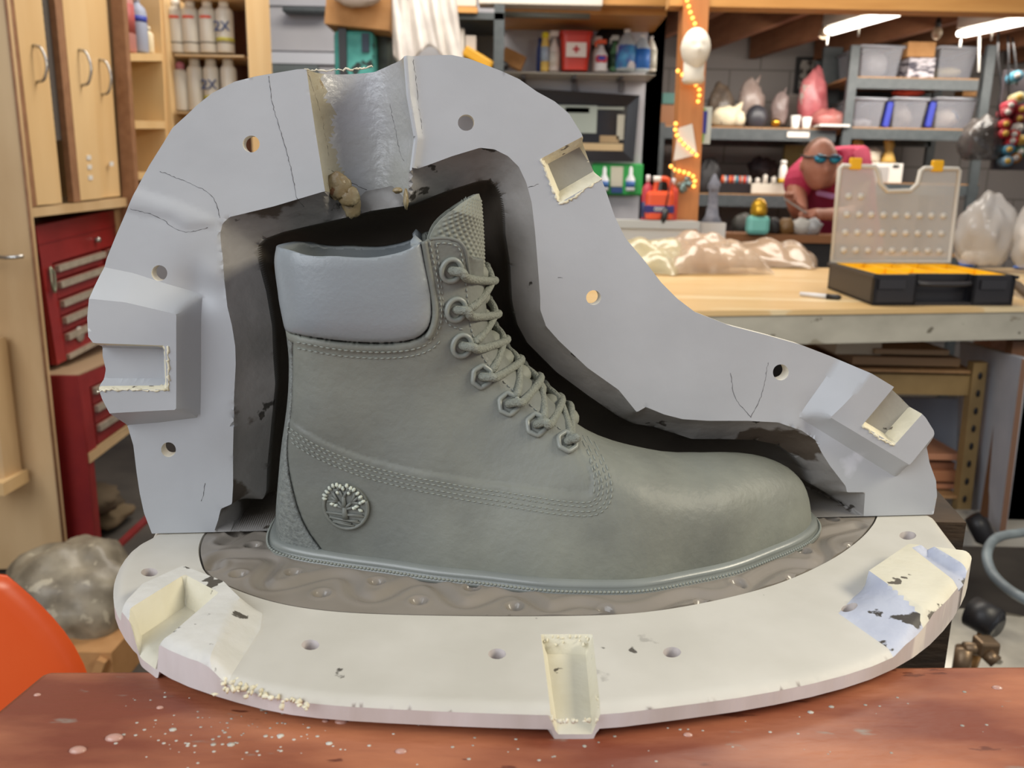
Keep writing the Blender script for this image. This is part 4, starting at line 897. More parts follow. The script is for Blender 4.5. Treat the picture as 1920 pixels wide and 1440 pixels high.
# spray can shelf facing us
cs = thing('can_shelf', 'maple shelf unit facing the room, holding two rows of spray cans', 'shelf', px(400, 700, 3.25))
mb = MB(); pb(mb, 303, -60, 327, 470, 3.2, .3); pb(mb, 457, -60, 483, 470, 3.2, .3); mb.build('upright', M_plyl, cs, True)
mb = MB(); pb(mb, 300, -60, 480, 470, 3.42, .02); mb.build('back', mat('shelf_back_brown', '6E4430', '7A4E36', 8, .7), cs, True)
for y in (-8, 101, 209, 330): mb = MB(); pb(mb, 327, y, 457, y+6, 3.21, .22); mb.build('shelf_board', M_ply, cs, True)
M_can = flat('CFC8BA', .35); M_canred = flat('D8604E'); M_cblue = flat('2C3F6E')
def can(x, yb, Y, h, rx, label, mark, capc='E0DACE', tall=False):
    a = px(x, yb, Y); t = thing('spray_can', label, 'can', a, 0, None); r = rx; H = h
    lathed('body', [(r*.95, 0), (r, .004), (r, H*.74), (r*.93, H*.78), (r*.62, H*.84)], M_can, t); lathed('cap', [(r*.55, H*.83), (r*.55, H*.95), (r*.3, H)] if not tall else [(r*.66, H*.80), (r*.64, H*1.0)], flat(capc), t)
    if mark == 'oval': mb = MB(); mb.ball((0, -r*.62, H*.64), r*.75, 12, (1, .62, .42)); mb.build('oval_mark', M_canred, t)
    if mark in ('2x', 'oval'): lathed('label_band', [(r*1.01, H*.16), (r*1.01, H*.20)], flat('8C8578'), t)
    if mark == '2x':
        cu = bpy.data.curves.new('txt', 'FONT'); cu.body = '2X'; cu.size = .05; cu.extrude = .002; cu.align_x = 'CENTER'; o = bpy.data.objects.new('printed_mark', cu); COL.objects.link(o); cu.materials.append(M_cblue); bpy.context.view_layer.update(); me = bpy.data.meshes.new_from_object(o.evaluated_get(bpy.context.evaluated_depsgraph_get())); bpy.data.objects.remove(o); o = bpy.data.objects.new('printed_mark', me); COL.objects.link(o); o.parent = t; o.location = (0, -r*1.06, H*.38); o.rotation_euler = (math.pi/2, 0, 0)
        lathed('label_band', [(r*1.015, H*.20), (r*1.015, H*.27)], flat('B9B04A'), t)
for i, (x, mk) in enumerate(((334,'oval'),(361,'oval'),(393,'oval'),(424,'2x'))):
    can(x, 100, 3.27, .19, .032, ('leftmost', 'second from left', 'third from left', 'rightmost')[i]+' spray can on the upper can shelf, '+('red oval on a white can' if mk == 'oval' else 'blue mark and yellow band'), mk)
for i, (x, mk) in enumerate(((343,''),(370,''),(400,'2x'),(432,''))):
    can(x, 208, 3.27, .175+.02*(i > 0), .0295, ('slim white can with a pink cap on the lower can shelf', 'white capped spray can beside the pink-capped can, lower can shelf', 'spray can with a blue mark on the lower can shelf', 'rightmost spray can on the lower can shelf, plain pale label')[i], mk, 'B06A78' if i == 0 else 'B9B2A6', i > 0)
# red tool chest
TF = Frame(px(64, 424, 2.43), px(250, 386, 3.04), px(105, 684, 2.43), px(268, 598, 3.04))
tcx = thing('tool_chest', 'upper red metal tool chest with wide silver drawer pulls, on the lower cabinet', 'tool chest', px(105, 700, 2.5))
mb = MB(); TF.box(mb, 0, 0, 1, 1, -.4, -.012); TF.box(mb, 0, .0, 1, .28, -.02, .004); TF.box(mb, 0, .2, .09, 1, -.02, .004); mb.build('body', M_red, tcx, True)
mb = MB(); TF.box(mb, -.005, .125, 1, .135, 0, .006); mb.build('lid_seam', M_redd, tcx, True)
rows = ((.30, .40, .10, .58), (.30, .40, .62, 1), (.42, .545, .10, 1), (.56, .67, .10, 1), (.685, .795, .10, 1), (.81, .985, .10, 1))
for v0, v1, u0, u1 in rows:
    mb = MB(); TF.box(mb, u0, v0, u1, v1, -.01, .002); dr = mb.build('drawer', M_red, tcx, True); mb = MB(); TF.box(mb, u0+.01, v0+.005, u1, v0+.05, 0, .016); mb.build('drawer_pull', M_alu, dr, True)
mb = MB(); TF.box(mb, .10, .965, 1, 1.0, 0, .012); mb.build('bottom_strip', M_alu, tcx, True)
mb = MB(); mb.cyl(TF.P(.52, .2, 0), TF.P(.52, .2, .02), .008); mb.build('lock', M_steel, tcx, True)
mb = MB(); q = TF.P(.24, .86, .006); mb.tube([q, q+TF.n*.002], .024, 16); mb.build('round_sticker', flat('B8B0A8'), tcx, True)
mb = MB(); TF.box(mb, .52, .80, .80, .90, .003, .006); mb.build('yellow_sticker', flat('C9B21E'), tcx, True)
mb = MB(); mb.tube(spline([TF.P(.045, .30, .012), TF.P(.06, .36, .016), TF.P(.05, .48, .014), TF.P(.03, .42, .016), TF.P(.045, .30, .012)], 6), .004, 6); single(mb, 'carabiner', flat('9AA08A', .3, .5), 'small oval clip hanging on the left edge of the upper red chest', 'clip')
LF = Frame(px(143, 705, 2.36), px(300, 640, 2.95), px(163, 850, 2.36), px(300, 752, 2.95))
lc = thing('tool_cabinet', 'lower red metal tool cabinet with open shelf at the bottom', 'tool cabinet', px(183, 1077, 2.5))
mb = MB(); mb.prism([(p[0], p[2]) for p in (px(89,705,2.35), px(143,705,2.35), px(163,863,2.35), px(183,1078,2.35), px(123,1050,2.35))], (0, 2.35, 0), (1, 0, 0), (0, 0, 1), (0, .012, 0)); mb.build('side_panel', M_redd, lc, True)
mb = MB(); LF.box(mb, 0, 0, 1, 1, -.4, -.012); LF.box(mb, 0, -.01, 1, .20, -.02, .004); LF.box(mb, 0, 0, .10, 1, -.02, .004); mb.build('body', M_red, lc, True)
mb = MB(); LF.box(mb, 0, -.02, 1, .0, -.3, .004); mb.build('top_tray', mat('tan_tray', 'A58A6C', rough=.6), lc, True)
for v0, v1 in ((.22, .44), (.46, .70), (.72, .98)):
    mb = MB(); LF.box(mb, .12, v0, 1, v1, -.01, .002); dr = mb.build('drawer', M_red, lc, True); mb = MB(); LF.box(mb, .13, v0+.01, 1, v0+.09, 0, .014); mb.build('drawer_pull', M_alu, dr, True)
mb = MB(); LF.box(mb, .0, 1.0, 1, 1.13, -.35, .006); mb.build('bottom_board', M_ply, lc, True)
LG = Frame(px(163, 863, 2.36), px(300, 760, 2.95), px(183, 1077, 2.36), px(320, 945, 2.95))
mb = MB(); LG.box(mb, 0, 0, .06, 1, -.02, .004); LG.box(mb, 0, .93, 1, 1.0, -.02, .004); mb.build('frame', M_red, lc, True)
mb = MB(); LG.box(mb, 0, .0, 1, 1, -.42, -.40); mb.build('back_panel', M_black, lc, True)
mb = MB(); a = LG.P(.30, .1, -.12); b = LG.P(.26, .75, -.12); mb.box((a+b)/2, (.05, .03, abs(a[2]-b[2]))); single(mb, 'teal_board', flat('2E6E5E'), 'teal board leaning inside the open bottom of the red cabinet', 'board')
for i, (u, v, s, c, lab) in enumerate(((.45, .62, (.22, .2, .10), '6B5C48', 'brown cloth heap'), (.25, .78, (.16, .15, .08), '4A453E', 'dark grey tool heap'), (.6, .86, (.2, .2, .07), '76654C', 'tan rag'))):
    mb = MB(); mb.blob(LG.P(u, v, -.15), s, 60+i, .3, 20, False); single(mb, 'rag', flat(c, .9), lab+' in the open bottom of the red cabinet', 'rag')
# bagged bundle and carton on the floor
mb = MB(); mb.blob(px(125, 1140, 1.86)+np.array([.0, .05, .01]), (.34, .30, .27), 21, .16, 40); single(mb, 'wrapped_bundle', mat('dusty_bag', '6F6656', '9A907C', 16, .4, bump=.8, bscale=18, c3='B0A690', s3=22, t3=.62), 'dusty plastic-wrapped bundle lying on the carton by the red cabinet', 'bundle')
mb = MB(); a = px(150, 1245, 1.72); mb.span((a[0]-.1, 1.72, .0), (a[0]+.075, 1.98, a[2]+.03)); single(mb, 'cardboard_carton', M_card, 'open cardboard carton under the dusty wrapped bundle', 'carton')
mb = MB(); a = px(215, 1230, 1.8); mb.box(a, (.02, .2, .1), ry=.4); single(mb, 'cardboard_flap', M_card, 'loose cardboard piece on the floor right of the carton', 'cardboard')
# ================================================================== middle: box, bags, rack, white shelf, mirror
M_teal = flat('3F9A94'); 
cb = thing('shipping_box', 'brown cardboard box with white padding on top, above the teal bag', 'box', px(672, 55, 3.7))
mb = MB(); mb.prism([(p[0], p[2]) for p in (px(616,-60,3.7), px(736,-60,3.7), px(730,57,3.7), px(608,44,3.7))], (0, 3.7, 0), (1, 0, 0), (0, 0, 1), (0, .3, 0)); mb.build('carton', M_card, cb, True)
mb = MB(); mb.blob(px(668, -18, 3.64), (.20, .12, .13), 4, .2, 20, False); mb.build('padding', flat('CFC3BC', .6), cb, True)
tb = thing('teal_bag', 'teal and black reusable bag under the cardboard box', 'bag', px(665, 135, 3.8))
mb = MB(); pb(mb, 624, 55, 702, 200, 3.75, .2, .02); mb.build('bag_body', mat('teal_print', '3A8E88', '58B0A8', 12, .6, c3='24302E', s3=9, t3=.60), tb, True); mb = MB(); pb(mb, 634, 52, 652, 200, 3.74, .02); mb.build('black_strap', M_black, tb, True)
mb = MB(); pb(mb, 678, 62, 692, 98, 3.74, .012); mb.build('dark_label', flat('28384A'), tb, True)
mb = MB(); pb(mb, 700, 50, 735, 200, 3.85, .2, .02); single(mb, 'black_crate', mat('dark_mix', '20241F', '3A423A', 14, .6), 'dark crate squeezed between the teal bag and the white hanging plastic', 'crate')
mb = MB(); rr = np.random.default_rng(4); nu, nv = 60, 24; vs = []
for j in range(nv):
    v = j/(nv-1)
    for i in range(nu):
        u = i/(nu-1); x = 735+(738-735)*v+u*(112+18*v); y = -60+v*(165+18*math.sin(u*9)); Y = 3.62+.012*math.sin(u*23+v*3+math.sin(v*4))+.007*math.sin(u*41-v*6)+.02*math.sin(u*5+v*2)
        vs.append(px(x, y, Y))
mb.add(vs, [(j*nu+i, j*nu+i+1, (j+1)*nu+i+1, (j+1)*nu+i) for j in range(nv-1) for i in range(nu-1)], True)
V_ = single(mb, 'plastic_sheet', mat('white_sheeting', 'C9C3BE', 'E2DCD4', 9, .35, bump=.3, bscale=20), 'white plastic sheet hanging in folds from above, centre of the back wall', 'sheet'); md = V_.modifiers.new('t', 'SOLIDIFY'); md.thickness = .004
rk = thing('wall_rack', 'dark metal rack with a wooden top left of the white shelf', 'rack', px(900, 150, 4.2))
mb = MB(); pb(mb, 842, 22, 945, 37, 4.0, .4); mb.build('beam', M_rack, rk, True); mb = MB(); pb(mb, 840, 12, 895, 24, 3.98, .4); mb.build('wood_top', M_beam, rk, True)
mb = MB(); pb(mb, 927, 8, 943, 200, 4.0, .03); mb.build('upright', M_rack, rk, True); mb = MB(); pb(mb, 842, 37, 930, 200, 4.38, .02); mb.build('back_panel', flat('5B5751'), rk, True)
mb = MB(); pb(mb, 850, 130, 945, 136, 4.0, .38); mb.build('lower_shelf', M_rack, rk, True)
for i, (x0, y0, x1, y1, c, lab) in enumerate(((852, 52, 870, 130, 'CFCac2', 'white paper bag on the dark rack shelf'), (872, 66, 892, 130, 'B9AFA6', 'grey paper bag beside the white one on the dark rack shelf'), (846, -30, 893, 12, 'D8D0C2', 'pale carton standing on top of the dark rack'), (898, -30, 1130, 11, 'D9D2C6', 'long white panel standing above the wooden plank'))):
    mb = MB(); pb(mb, x0, y0, x1, y1, 4.05, .1, .004); single(mb, ('paper_bag', 'paper_bag', 'carton', 'white_sheet')[i], flat(c.upper()), lab, ('bag', 'bag', 'carton', 'panel')[i])
mb = MB(); mb.box(px(897, 112, 4.06), (.15, .08, .05), ry=.5, bev=.01); single(mb, 'yellow_tool_case', flat('D09A20'), 'yellow tool case lying at a slant on the dark rack shelf', 'case')
mb = MB(); mb.blob(px(930, 124, 4.1), (.12, .08, .05), 8, .2); single(mb, 'black_pouch', M_black, 'small black pouch beside the yellow tool case', 'pouch')
mb = MB(); mb.box(px(962, 112, 4.42), (.115, .08, .07), ry=.42); single(mb, 'cardboard_piece', M_card, 'tilted brown cardboard box at the left end of the white shelf', 'box')
ws = thing('wall_shelf', 'long white wall shelf of cleaning bottles on three dark brackets', 'shelf', px(1090, 137, 4.5))
mb = MB(); pb(mb, 942, 134, 1229, 141, 4.36, .24, .003); mb.build('shelf_board', flat('E4DFD2'), ws, True)
for x in (982, 1078, 1166): mb = MB(); pb(mb, x-4, 141, x+4, 172, 4.57, .03); pb(mb, x-3, 141, x+3, 146, 4.40, .17); mb.build('bracket', flat('6E6C70'), ws, True)
ys = 134
def spray(x, top, Y, r, body, trig, label, band=None, h=None):
    a = px(x, ys, Y); hh = h or px(x, top, Y)[2]-a[2]; t = thing('spray_bottle', label, 'bottle', a)
    lathed('body', [(r*.95, 0), (r, .005), (r, hh*.5), (r*.5, hh*.68), (r*.35, hh*.8)], body, t)
    mb = MB(); mb.box((0, 0, hh*.9), (r*1.5, r*.7, hh*.14), bev=.004); mb.box((-r*.9, 0, hh*.82), (r*.3, r*.4, hh*.16)); mb.build('trigger', trig, t)
    if band: lathed('label_band', [(r*1.02, hh*.12), (r*1.02, hh*.46)], band, t)
    return t
simple_bottle(px(1012, ys, 4.45), .018, .16, 'slim dark blue bottle left of the yellow-capped bottle, white shelf', flat('2C3F7A'), flat('2C3F7A'), neck=.6)
simple_bottle(px(1021, ys, 4.40), .021, .185, 'yellow-capped bottle with orange and blue label on the white shelf', flat('D6B55C'), flat('E0CE22'), flat('A9B8C8'), neck=.75)
spray(1038, 55, 4.42, .028, flat('CFC4BC'), flat('E0D8D4'), 'tall white spray bottle with a green base left of the red bucket', flat('D8D0C4'))
bu = thing('first_aid_bucket', 'red plastic bucket with a white label and red cross on the white shelf', 'bucket', px(1077, ys, 4.44))
def rr_prof(w0, w1, d0, d1, h, par, name, m, z0=0):
    mb = MB(); vs = []
    for (w, d, z) in ((w0, d0, z0), (w1, d1, h)):
        for k in range(24):
            a = 2*math.pi*k/24; c, s = math.cos(a), math.sin(a); e = .35; vs.append((w/2*abs(c)**e*np.sign(c), d/2*abs(s)**e*np.sign(s), z))
    mb.add(vs, [tuple(range(24)), tuple(range(24, 48))]+[(k, (k+1) % 24, 24+(k+1) % 24, 24+k) for k in range(24)], False); return mb.build(name, m, par)
W_ = px(1106, 100, 4.44)[0]-px(1048, 100, 4.44)[0]; rr_prof(W_*.82, W_*1.0, .13, .16, .172, bu, 'body', flat('D23A28', .4)); rr_prof(W_*1.1, W_*1.1, .175, .175, .178, bu, 'rim', flat('C22F22', .4), .162)
mb = MB(); mb.box((0, -.0815, .09), (.10, .008, .068), rx=.0); lb = mb.build('label', flat('F0E4DA'), bu); mb = MB(); mb.box((0, -.086, .092), (.034, .004, .011)); mb.box((0, -.0861, .092), (.011, .004, .034)); mb.build('red_cross', flat('C02828'), lb)
spray(1119, 66, 4.46, .026, flat('C8B8A8'), flat('E6DED2'), 'white-headed spray bottle right behind the round-labelled bottle')
t = spray(1126, 72, 4.39, .032, flat('D8D4D4'), flat('D8552A'), 'white spray bottle with a round red and blue label and orange trigger', None)
mb = MB(); mb.ball((0, -.02, .055), .03, 14, (1, .5, .9)); rd = mb.build('round_label', flat('C8404A'), t); mb = MB(); mb.ball((0, -.03, .058), .018, 12, (1.2, .5, .6)); mb.build('label_center', flat('3B4CA8'), rd)
mb = MB(); mb.cyl(px(1148, 88, 4.54), px(1148, 88, 4.57), .105, seg=32); single(mb, 'round_disc', M_black, 'black round disc leaning on the wall behind the bottles', 'disc')
spray(1151, 64, 4.45, .025, flat('4E7A52'), flat('C9CCC4'), 'green spray bottle with a dark label in front of the black disc', flat('2C4A34'))
def jug(x, top, Y, r, c1, c2, label):
    a = px(x, ys, Y); hh = px(x, top, Y)[2]-a[2]; t = thing('jug', label, 'jug', a)
    lathed('body', [(r*.95, 0), (r, .006), (r, hh*.60), (r*.55, hh*.83), (r*.28, hh*.9), (r*.28, hh*.93)], c1, t); lathed('cap', [(r*.32, hh*.92), (r*.32, hh)], flat('E6E4E0'), t); lathed('label_band', [(r*1.02, hh*.06), (r*1.02, hh*.60)], c2, t)
jug(1173, 55, 4.42, .052, flat('A8B0B4', .2), mat('blue_white_label', '4AA0D0', '5658A8', 18, .5, c3='E0DCE0', s3=14, t3=.55), 'clear jug with a blue and white label, white shelf')
jug(1202, 65, 4.42, .040, flat('B4C0C8', .2), flat('2F6FC0'), 'jug of blue cleaner right of the clear jug on the white shelf')
jug(1218, 68, 4.50, .032, flat('E6E0D0', .3), flat('B8B4A4'), 'cream jug at the right end of the white shelf')
# mirror
mr = thing('wall_mirror', 'large black-framed mirror hanging below the white shelf, with painted reflections of the shop', 'mirror', px(1100, 300, 4.5))
q = [px(*p, 4.55) for p in ((960,165),(1198,180),(1187,304),(950,300))]; qi = [px(*p, 4.55) for p in ((980,190),(1176,199),(1168,285),(970,280))]
mb = MB(); vs = []
for d in (0, -.03):
    for p in q: vs.append(p+np.array([0, d, 0]))
    for p in qi: vs.append(p+np.array([0, d*.7, 0]))
fs = []
for k in range(4):
    j = (k+1) % 4; fs += [(8+k, 8+j, 12+j, 12+k), (k, j, 8+j, 8+k), (4+k, 4+j, 12+j, 12+k), (k, j, 4+j, 4+k)]
mb.add(vs, fs, False); mb.build('frame', flat('1E1C1E', .25), mr, True)
mb = MB(); mb.add([p+np.array([0, -.008, 0]) for p in qi]+[p+np.array([0, .0, 0]) for p in qi], [(0, 1, 2, 3), (4, 5, 6, 7), (0, 1, 5, 4), (2, 3, 7, 6), (1, 2, 6, 5), (0, 3, 7, 4)], False); gl = mb.build('mirror_glass', flat('26262A', .12), mr, True)
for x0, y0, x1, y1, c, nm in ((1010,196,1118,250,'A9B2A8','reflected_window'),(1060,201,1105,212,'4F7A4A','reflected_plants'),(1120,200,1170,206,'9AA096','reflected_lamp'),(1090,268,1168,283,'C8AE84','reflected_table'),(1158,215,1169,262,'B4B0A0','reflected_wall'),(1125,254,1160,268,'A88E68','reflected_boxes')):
    mb = MB(); pb(mb, x0, y0, x1, y1, 4.535, .006); mb.build(nm, flat(c, .3), gl, True)  # reflection painted on the dark glass as flat coloured patches
ew = thing('eyewash_station', 'green eyewash board with two white bottles under the mirror', 'first aid', px(1165, 365, 4.5))
mb = MB(); pb(mb, 1110, 305, 1204, 367, 4.54, .05, .01); mb.build('board', flat('2E9E4A', .4), ew, True)
mb = MB(); pb(mb, 1146, 312, 1167, 350, 4.53, .012); mb.build('instruction_panel', flat('C9C4B0'), ew, True); mb = MB(); pb(mb, 1146, 351, 1167, 362, 4.53, .012); mb.build('blue_strip', flat('2C4A80'), ew, True)
for x in (1132, 1181):
    a = px(x, 358, 4.5); t2 = MB(); t2.lathe([(.022, 0), (.024, .01), (.024, .06), (.010, .085), (.010, .11), (.004, .125)], a, seg=14); bo = t2.build('eyewash_bottle', flat('E6E8EA'), ew, True); t3 = MB(); t3.lathe([(.0245, .018), (.0245, .05)], a, seg=14); t3.build('label', flat('3E68A8'), bo, True)
# ================================================================== orange post with string lights, foam head, papers
PY = 3.4; pt = px(1301, 8, PY); pbm = px(1281, 414, PY)
po = thing('wooden_post', 'orange-brown wooden post wrapped in a light string, holding up the beam', 'post', (pbm[0], PY, 0))
mb = MB(); w = .048; d = pt-pbm; vs = []
for z in (0, pt[2]+.02): c = pbm+d*((z-pbm[2])/d[2]); vs += [(c[0]-w, PY-w, z), (c[0]+w, PY-w, z), (c[0]+w, PY+w, z), (c[0]-w, PY+w, z)]
mb.add(vs, [(0, 1, 2, 3), (4, 5, 6, 7), (0, 1, 5, 4), (1, 2, 6, 5), (2, 3, 7, 6), (3, 0, 4, 7)], False); mb.build('timber', M_post, po, True)
sl = thing('string_lights', 'string of small warm glowing lights spiralling around the orange post', 'string lights', px(1281, 400, PY-.06))
segs = [[(1285,-10),(1295,25),(1303,45),(1310,66)],[(1271,133),(1283,143),(1295,152),(1306,160),(1312,170),(1311,180),(1309,190)],[(1267,232),(1266,245),(1270,256),(1282,270),(1293,280),(1302,287),(1306,291)],[(1258,312),(1262,318),(1275,321),(1290,325),(1300,331),(1303,340),(1301,349)],[(1253,395),(1256,402),(1258,411)]]
M_glow = mat('warm_bulb', 'FFB45A', emit='FFAA48', es=3.2); mb = MB(); mw = MB()
for sg_ in segs:
    L = resample(A([px(x, y, PY-.062) for x, y in sg_]), .021)
    for p in L: mb.ball(p, .0075, 8)
    mw = MB(); mw.tube(L, .003, 5); mw.build('wire', flat('8A5A2C'), sl, True)
tag(mb.build('bulb', M_glow, sl, True), kind='stuff')
hd = thing('mannequin_head', 'white foam mannequin head mounted on the orange post among the lights', 'mannequin head', px(1300, 150, PY-.13))
def foam_head(center, R, m, parent):
    nu, nv = 36, 30; vs = []; mb = MB()
    for j in range(nv+1):
        th = math.pi*j/nv
        for i in range(nu):
            a = 2*math.pi*i/nu; x = math.sin(th)*math.cos(a); y = math.sin(th)*math.sin(a); z = math.cos(th)
            f = max(0, -y); px_ = x*(.78 if z < 0 else .80)*(1-.22*max(0, -z)**1.5); py_ = y*.95; pz = z*1.12
            py_ += -.16*math.exp(-((x/.14)**2+((z+.12)/.22)**2))*f          # nose
            py_ += .10*math.exp(-(((abs(x)-.30)/.16)**2+((z-.10)/.10)**2))*f  # eye sockets
            py_ += -.06*math.exp(-((x/.26)**2+((z+.50)/.07)**2))*f           # lips
            py_ += -.05*math.exp(-((x/.2)**2+((z+.80)/.12)**2))*f
            vs.append(np.array(center)+R*np.array([px_, py_, pz]))
    mb.add(vs, [(j*nu+i, (j+1)*nu+i, (j+1)*nu+(i+1) % nu, j*nu+(i+1) % nu) for j in range(nv) for i in range(nu)], True)
    mb.lathe([(R*.50, -R*1.75), (R*.62, -R*1.6), (R*.56, -R*1.25), (R*.58, -R*.6)], np.array(center)+np.array([0, R*.12, 0]), seg=20)
    return mb.build('head', m, parent, True)
foam_head(px(1304, 93, PY-.13), .068, mat('cream_foam', 'E8E2D4', rough=.7), hd)
mb = MB(); L = [px(x, y, PY-.055) for x, y in ((1272,240),(1298,232),(1307,290),(1263,301))]; L2 = [p+np.array([0, .002, 0]) for p in L]; mb.add(L+L2, [(0, 1, 2, 3), (4, 5, 6, 7), (0, 1, 5, 4), (1, 2, 6, 5), (2, 3, 7, 6), (3, 0, 4, 7)], False); single(mb, 'paper_sheet', flat('E0DAD0'), 'white paper sheet pinned to the orange post at a slant', 'paper')
bc = thing('brochure', 'green and white card with blue lettering hanging right of the post', 'card', px(1320, 270, PY+.05)); mb = MB(); pb(mb, 1309, 200, 1331, 270, PY+.05, .006); mb.build('card', flat('D4DCD4'), bc, True); mb = MB(); pb(mb, 1310, 203, 1319, 267, PY+.045, .005); mb.build('green_stripe', flat('7FB852'), bc, True); mb = MB(); pb(mb, 1318, 208, 1324, 250, PY+.044, .005); mb.build('blue_print', flat('3B3FA0'), bc, True)
mb = MB(); 
for k in range(9): mb.ball(px(1283+rr.uniform(-11, 11), 343+rr.uniform(-12, 14), PY-.06), rr.uniform(.008, .014), 8, (1, .6, 1))
single(mb, 'key_cluster', mat('turquoise_trinkets', '4F6A66', '7A6A58', 40, .4, c3='9AC0C0', s3=60, t3=.55), 'cluster of turquoise and grey trinkets hanging on the orange post', 'trinket')
# counter by the post
ct = thing('side_counter', 'pale counter behind the big table at the foot of the orange post', 'counter', (px(1270, 410, 3.3)[0], 3.4, 0)); a = px(1150, 412, 3.2); b = px(1312, 412, 3.2); mb = MB(); mb.span((a[0], 3.2, a[2]-.03), (b[0], 3.34, a[2])); mb.build('counter_top', flat('B9BAB6'), ct, True); mb = MB(); mb.span((a[0]+.02, 3.22, 0), (b[0]-.02, 3.33, a[2]-.03)); mb.build('cabinet_body', M_white, ct, True)
ZC = a[2]
def setz(p, z): p = np.array(p); p[2] = z; return p
oj = thing('hand_cleaner_jug', 'orange hand cleaner jug with a navy band left of the post', 'jug', setz(px(1235, 400, 3.25), ZC))
mb = MB(); mb.box((0, 0, .055), (.105, .06, .11), bev=.015); mb.build('body', flat('E0532A', .35), oj); mb = MB(); mb.tube(spline([(-.02, 0, .10), (-.01, 0, .15), (.03, 0, .15), (.045, 0, .10)], 6), .010, 8); mb.build('handle', flat('E0532A', .35), oj); mb = MB(); mb.cyl((-.012, 0, .145), (-.012, 0, .165), .016); mb.build('cap', flat('EDE6DE'), oj)
mb = MB(); mb.box((0, -.0, .042), (.107, .062, .03), bev=.004); lb = mb.build('label_band', flat('2A2468'), oj)
mb = MB(); 
for k in range(4): mb.tube([(-.018+k*.012+.005*math.cos(t), -.033, .042+.006*math.sin(t)) for t in np.linspace(0, 6.28, 10)], .0014, 5)
mb.build('printed_word', M_white, lb)
t = simple_bottle(setz(px(1212, 400, 3.28), ZC), .022, .17, 'red and white pump bottle left of the orange jug', flat('B23A48'), flat('E2DCDC'), flat('28305A'), name='pump_bottle', lab_h=(.05, .4))
simple_bottle(setz(px(1259, 400, 3.3), ZC), .022, .16, 'red bottle with white top between the orange jug and the post', flat('D0483A'), flat('DDD8D8'))
mb = MB(); a = px(1242, 418, 3.21); mb.cyl(a, a+np.array([.03, 0, .20]), .0025); mb.cyl(a, a+np.array([.012, 0, .05]), .012); single(mb, 'desk_microphone', M_black, 'thin black rod tool standing in front of the orange jug', 'tool')
# ================================================================== back bay racks
def rack(name, label, x0, x1, ybeams, ytop, Y, dep, uprights):
    t = thing(name, label, 'shelving', (px((x0+x1)/2, 300, Y)[0], Y+dep/2, 0))
    for y in ybeams:
        a = px(x0, y+18, Y); b = px(x1, y+3, Y); b[2] = max(a[2]+.03, b[2])
        for yy in (Y, Y+dep): mb = MB(); mb.span((a[0], yy, a[2]), (b[0], yy+.03, b[2])); mb.build('beam', M_rack, t, True)
        mb = MB(); mb.span((a[0]+.003, Y+.001, b[2]-.004), (b[0]-.003, Y+dep, b[2]+.007)); mb.build('shelf_board', M_chip, t, True)
    for ux in uprights:
        mb = MB(); a = px(ux, 240, Y); zt = px(ux, ytop, Y)[2]; mb.span((a[0]-.025, Y-.012, 0), (a[0]+.025, Y+.02, zt)); mb.span((a[0]-.025, Y+dep, 0), (a[0]+.025, Y+dep+.03, zt)); mb.build('upright', M_rack, t, True)
    return t
YA = 4.95
rack('storage_rack', 'long dark grey metal rack behind the post, holding bagged casts', 1225, 1568, (241, 366, 480), 230, YA, .55, (1238,))
rack('bin_rack', 'tall dark grey metal rack at the right, holding clear storage bins', 1590, 1836, (147, 242, 345, 480), 85, YA-.02, .55, (1588, 1838))
def onshelf(x, y, Y): return px(x, y, Y)
for i, (x, w_, h_, c, lab, nm, cat) in enumerate(((1257, 38, 45, '8A5A34', 'brown cardboard box on the grey rack just left of the orange post', 'cardboard_box', 'box'),)):
    mb = MB(); pb(mb, 1240, 196, 1276, 240, YA+.1, .2); single(mb, nm, flat(c), lab, cat); mb = MB(); pb(mb, 1243, 174, 1274, 195, YA+.1, .2); single(mb, 'teal_tub', flat('3E6E66'), 'teal tub stacked on the brown cardboard box', 'tub')
def bag(x0, y0, x1, y1, Y, seed, m, label, name='bagged_cast', cat='bag', peak=False, amp=.18):
    a = px(x0, y1, Y); b = px(x1, y0, Y); w_ = b[0]-a[0]; h_ = b[2]-a[2]; mb = MB(); mb.blob(((a[0]+b[0])/2, Y, a[2]+h_*.43), (w_, min(.22, w_*.8), h_*1.12 if not peak else h_*.9), seed, amp, 26)
    if peak: mb.tube([((a[0]+b[0])/2, Y, a[2]+h_*.6), ((a[0]+b[0])/2+w_*.15, Y, a[2]+h_*.85), ((a[0]+b[0])/2+w_*.3, Y, a[2]+h_)], [w_*.28, w_*.1, w_*.02], 10)
    return single(mb, name, m, label, cat)
bag(1325, 158, 1378, 240, YA+.3, 31, mat('dark_bag', '4A3F36', '6E6052', 14, .3, bump=.6, bscale=20), 'dark brown bagged cast behind the white animal cast, upper rack shelf')
bag(1380, 141, 1436, 240, YA+.28, 32, mat('pinkish_bag', '8E7C74', 'A89890', 14, .3, bump=.6, bscale=20), 'pale grey-pink bagged cast with a twisted peak, upper rack shelf', peak=True)
bag(1443, 164, 1482, 240, YA+.25, 33, mat('grey_bag', '7E6E6A', '988884', 14, .3, bump=.6, bscale=20), 'small grey-pink bagged cast left of the white cups, upper rack shelf', peak=True)
bag(1494, 132, 1556, 240, YA+.2, 34, mat('pink_bag', 'A8545A', 'C87A7C', 8, .25, bump=.7, bscale=20, c3='B8A8A0', s3=9, t3=.6), 'large bright pink bagged cast on the upper rack shelf', amp=.22)
bag(1520, 205, 1584, 240, YA+.12, 35, mat('pink_bag_b', 'A8605E', 'BE8078', 8, .25), 'low pink bag spilling right from the large pink one, upper rack shelf')
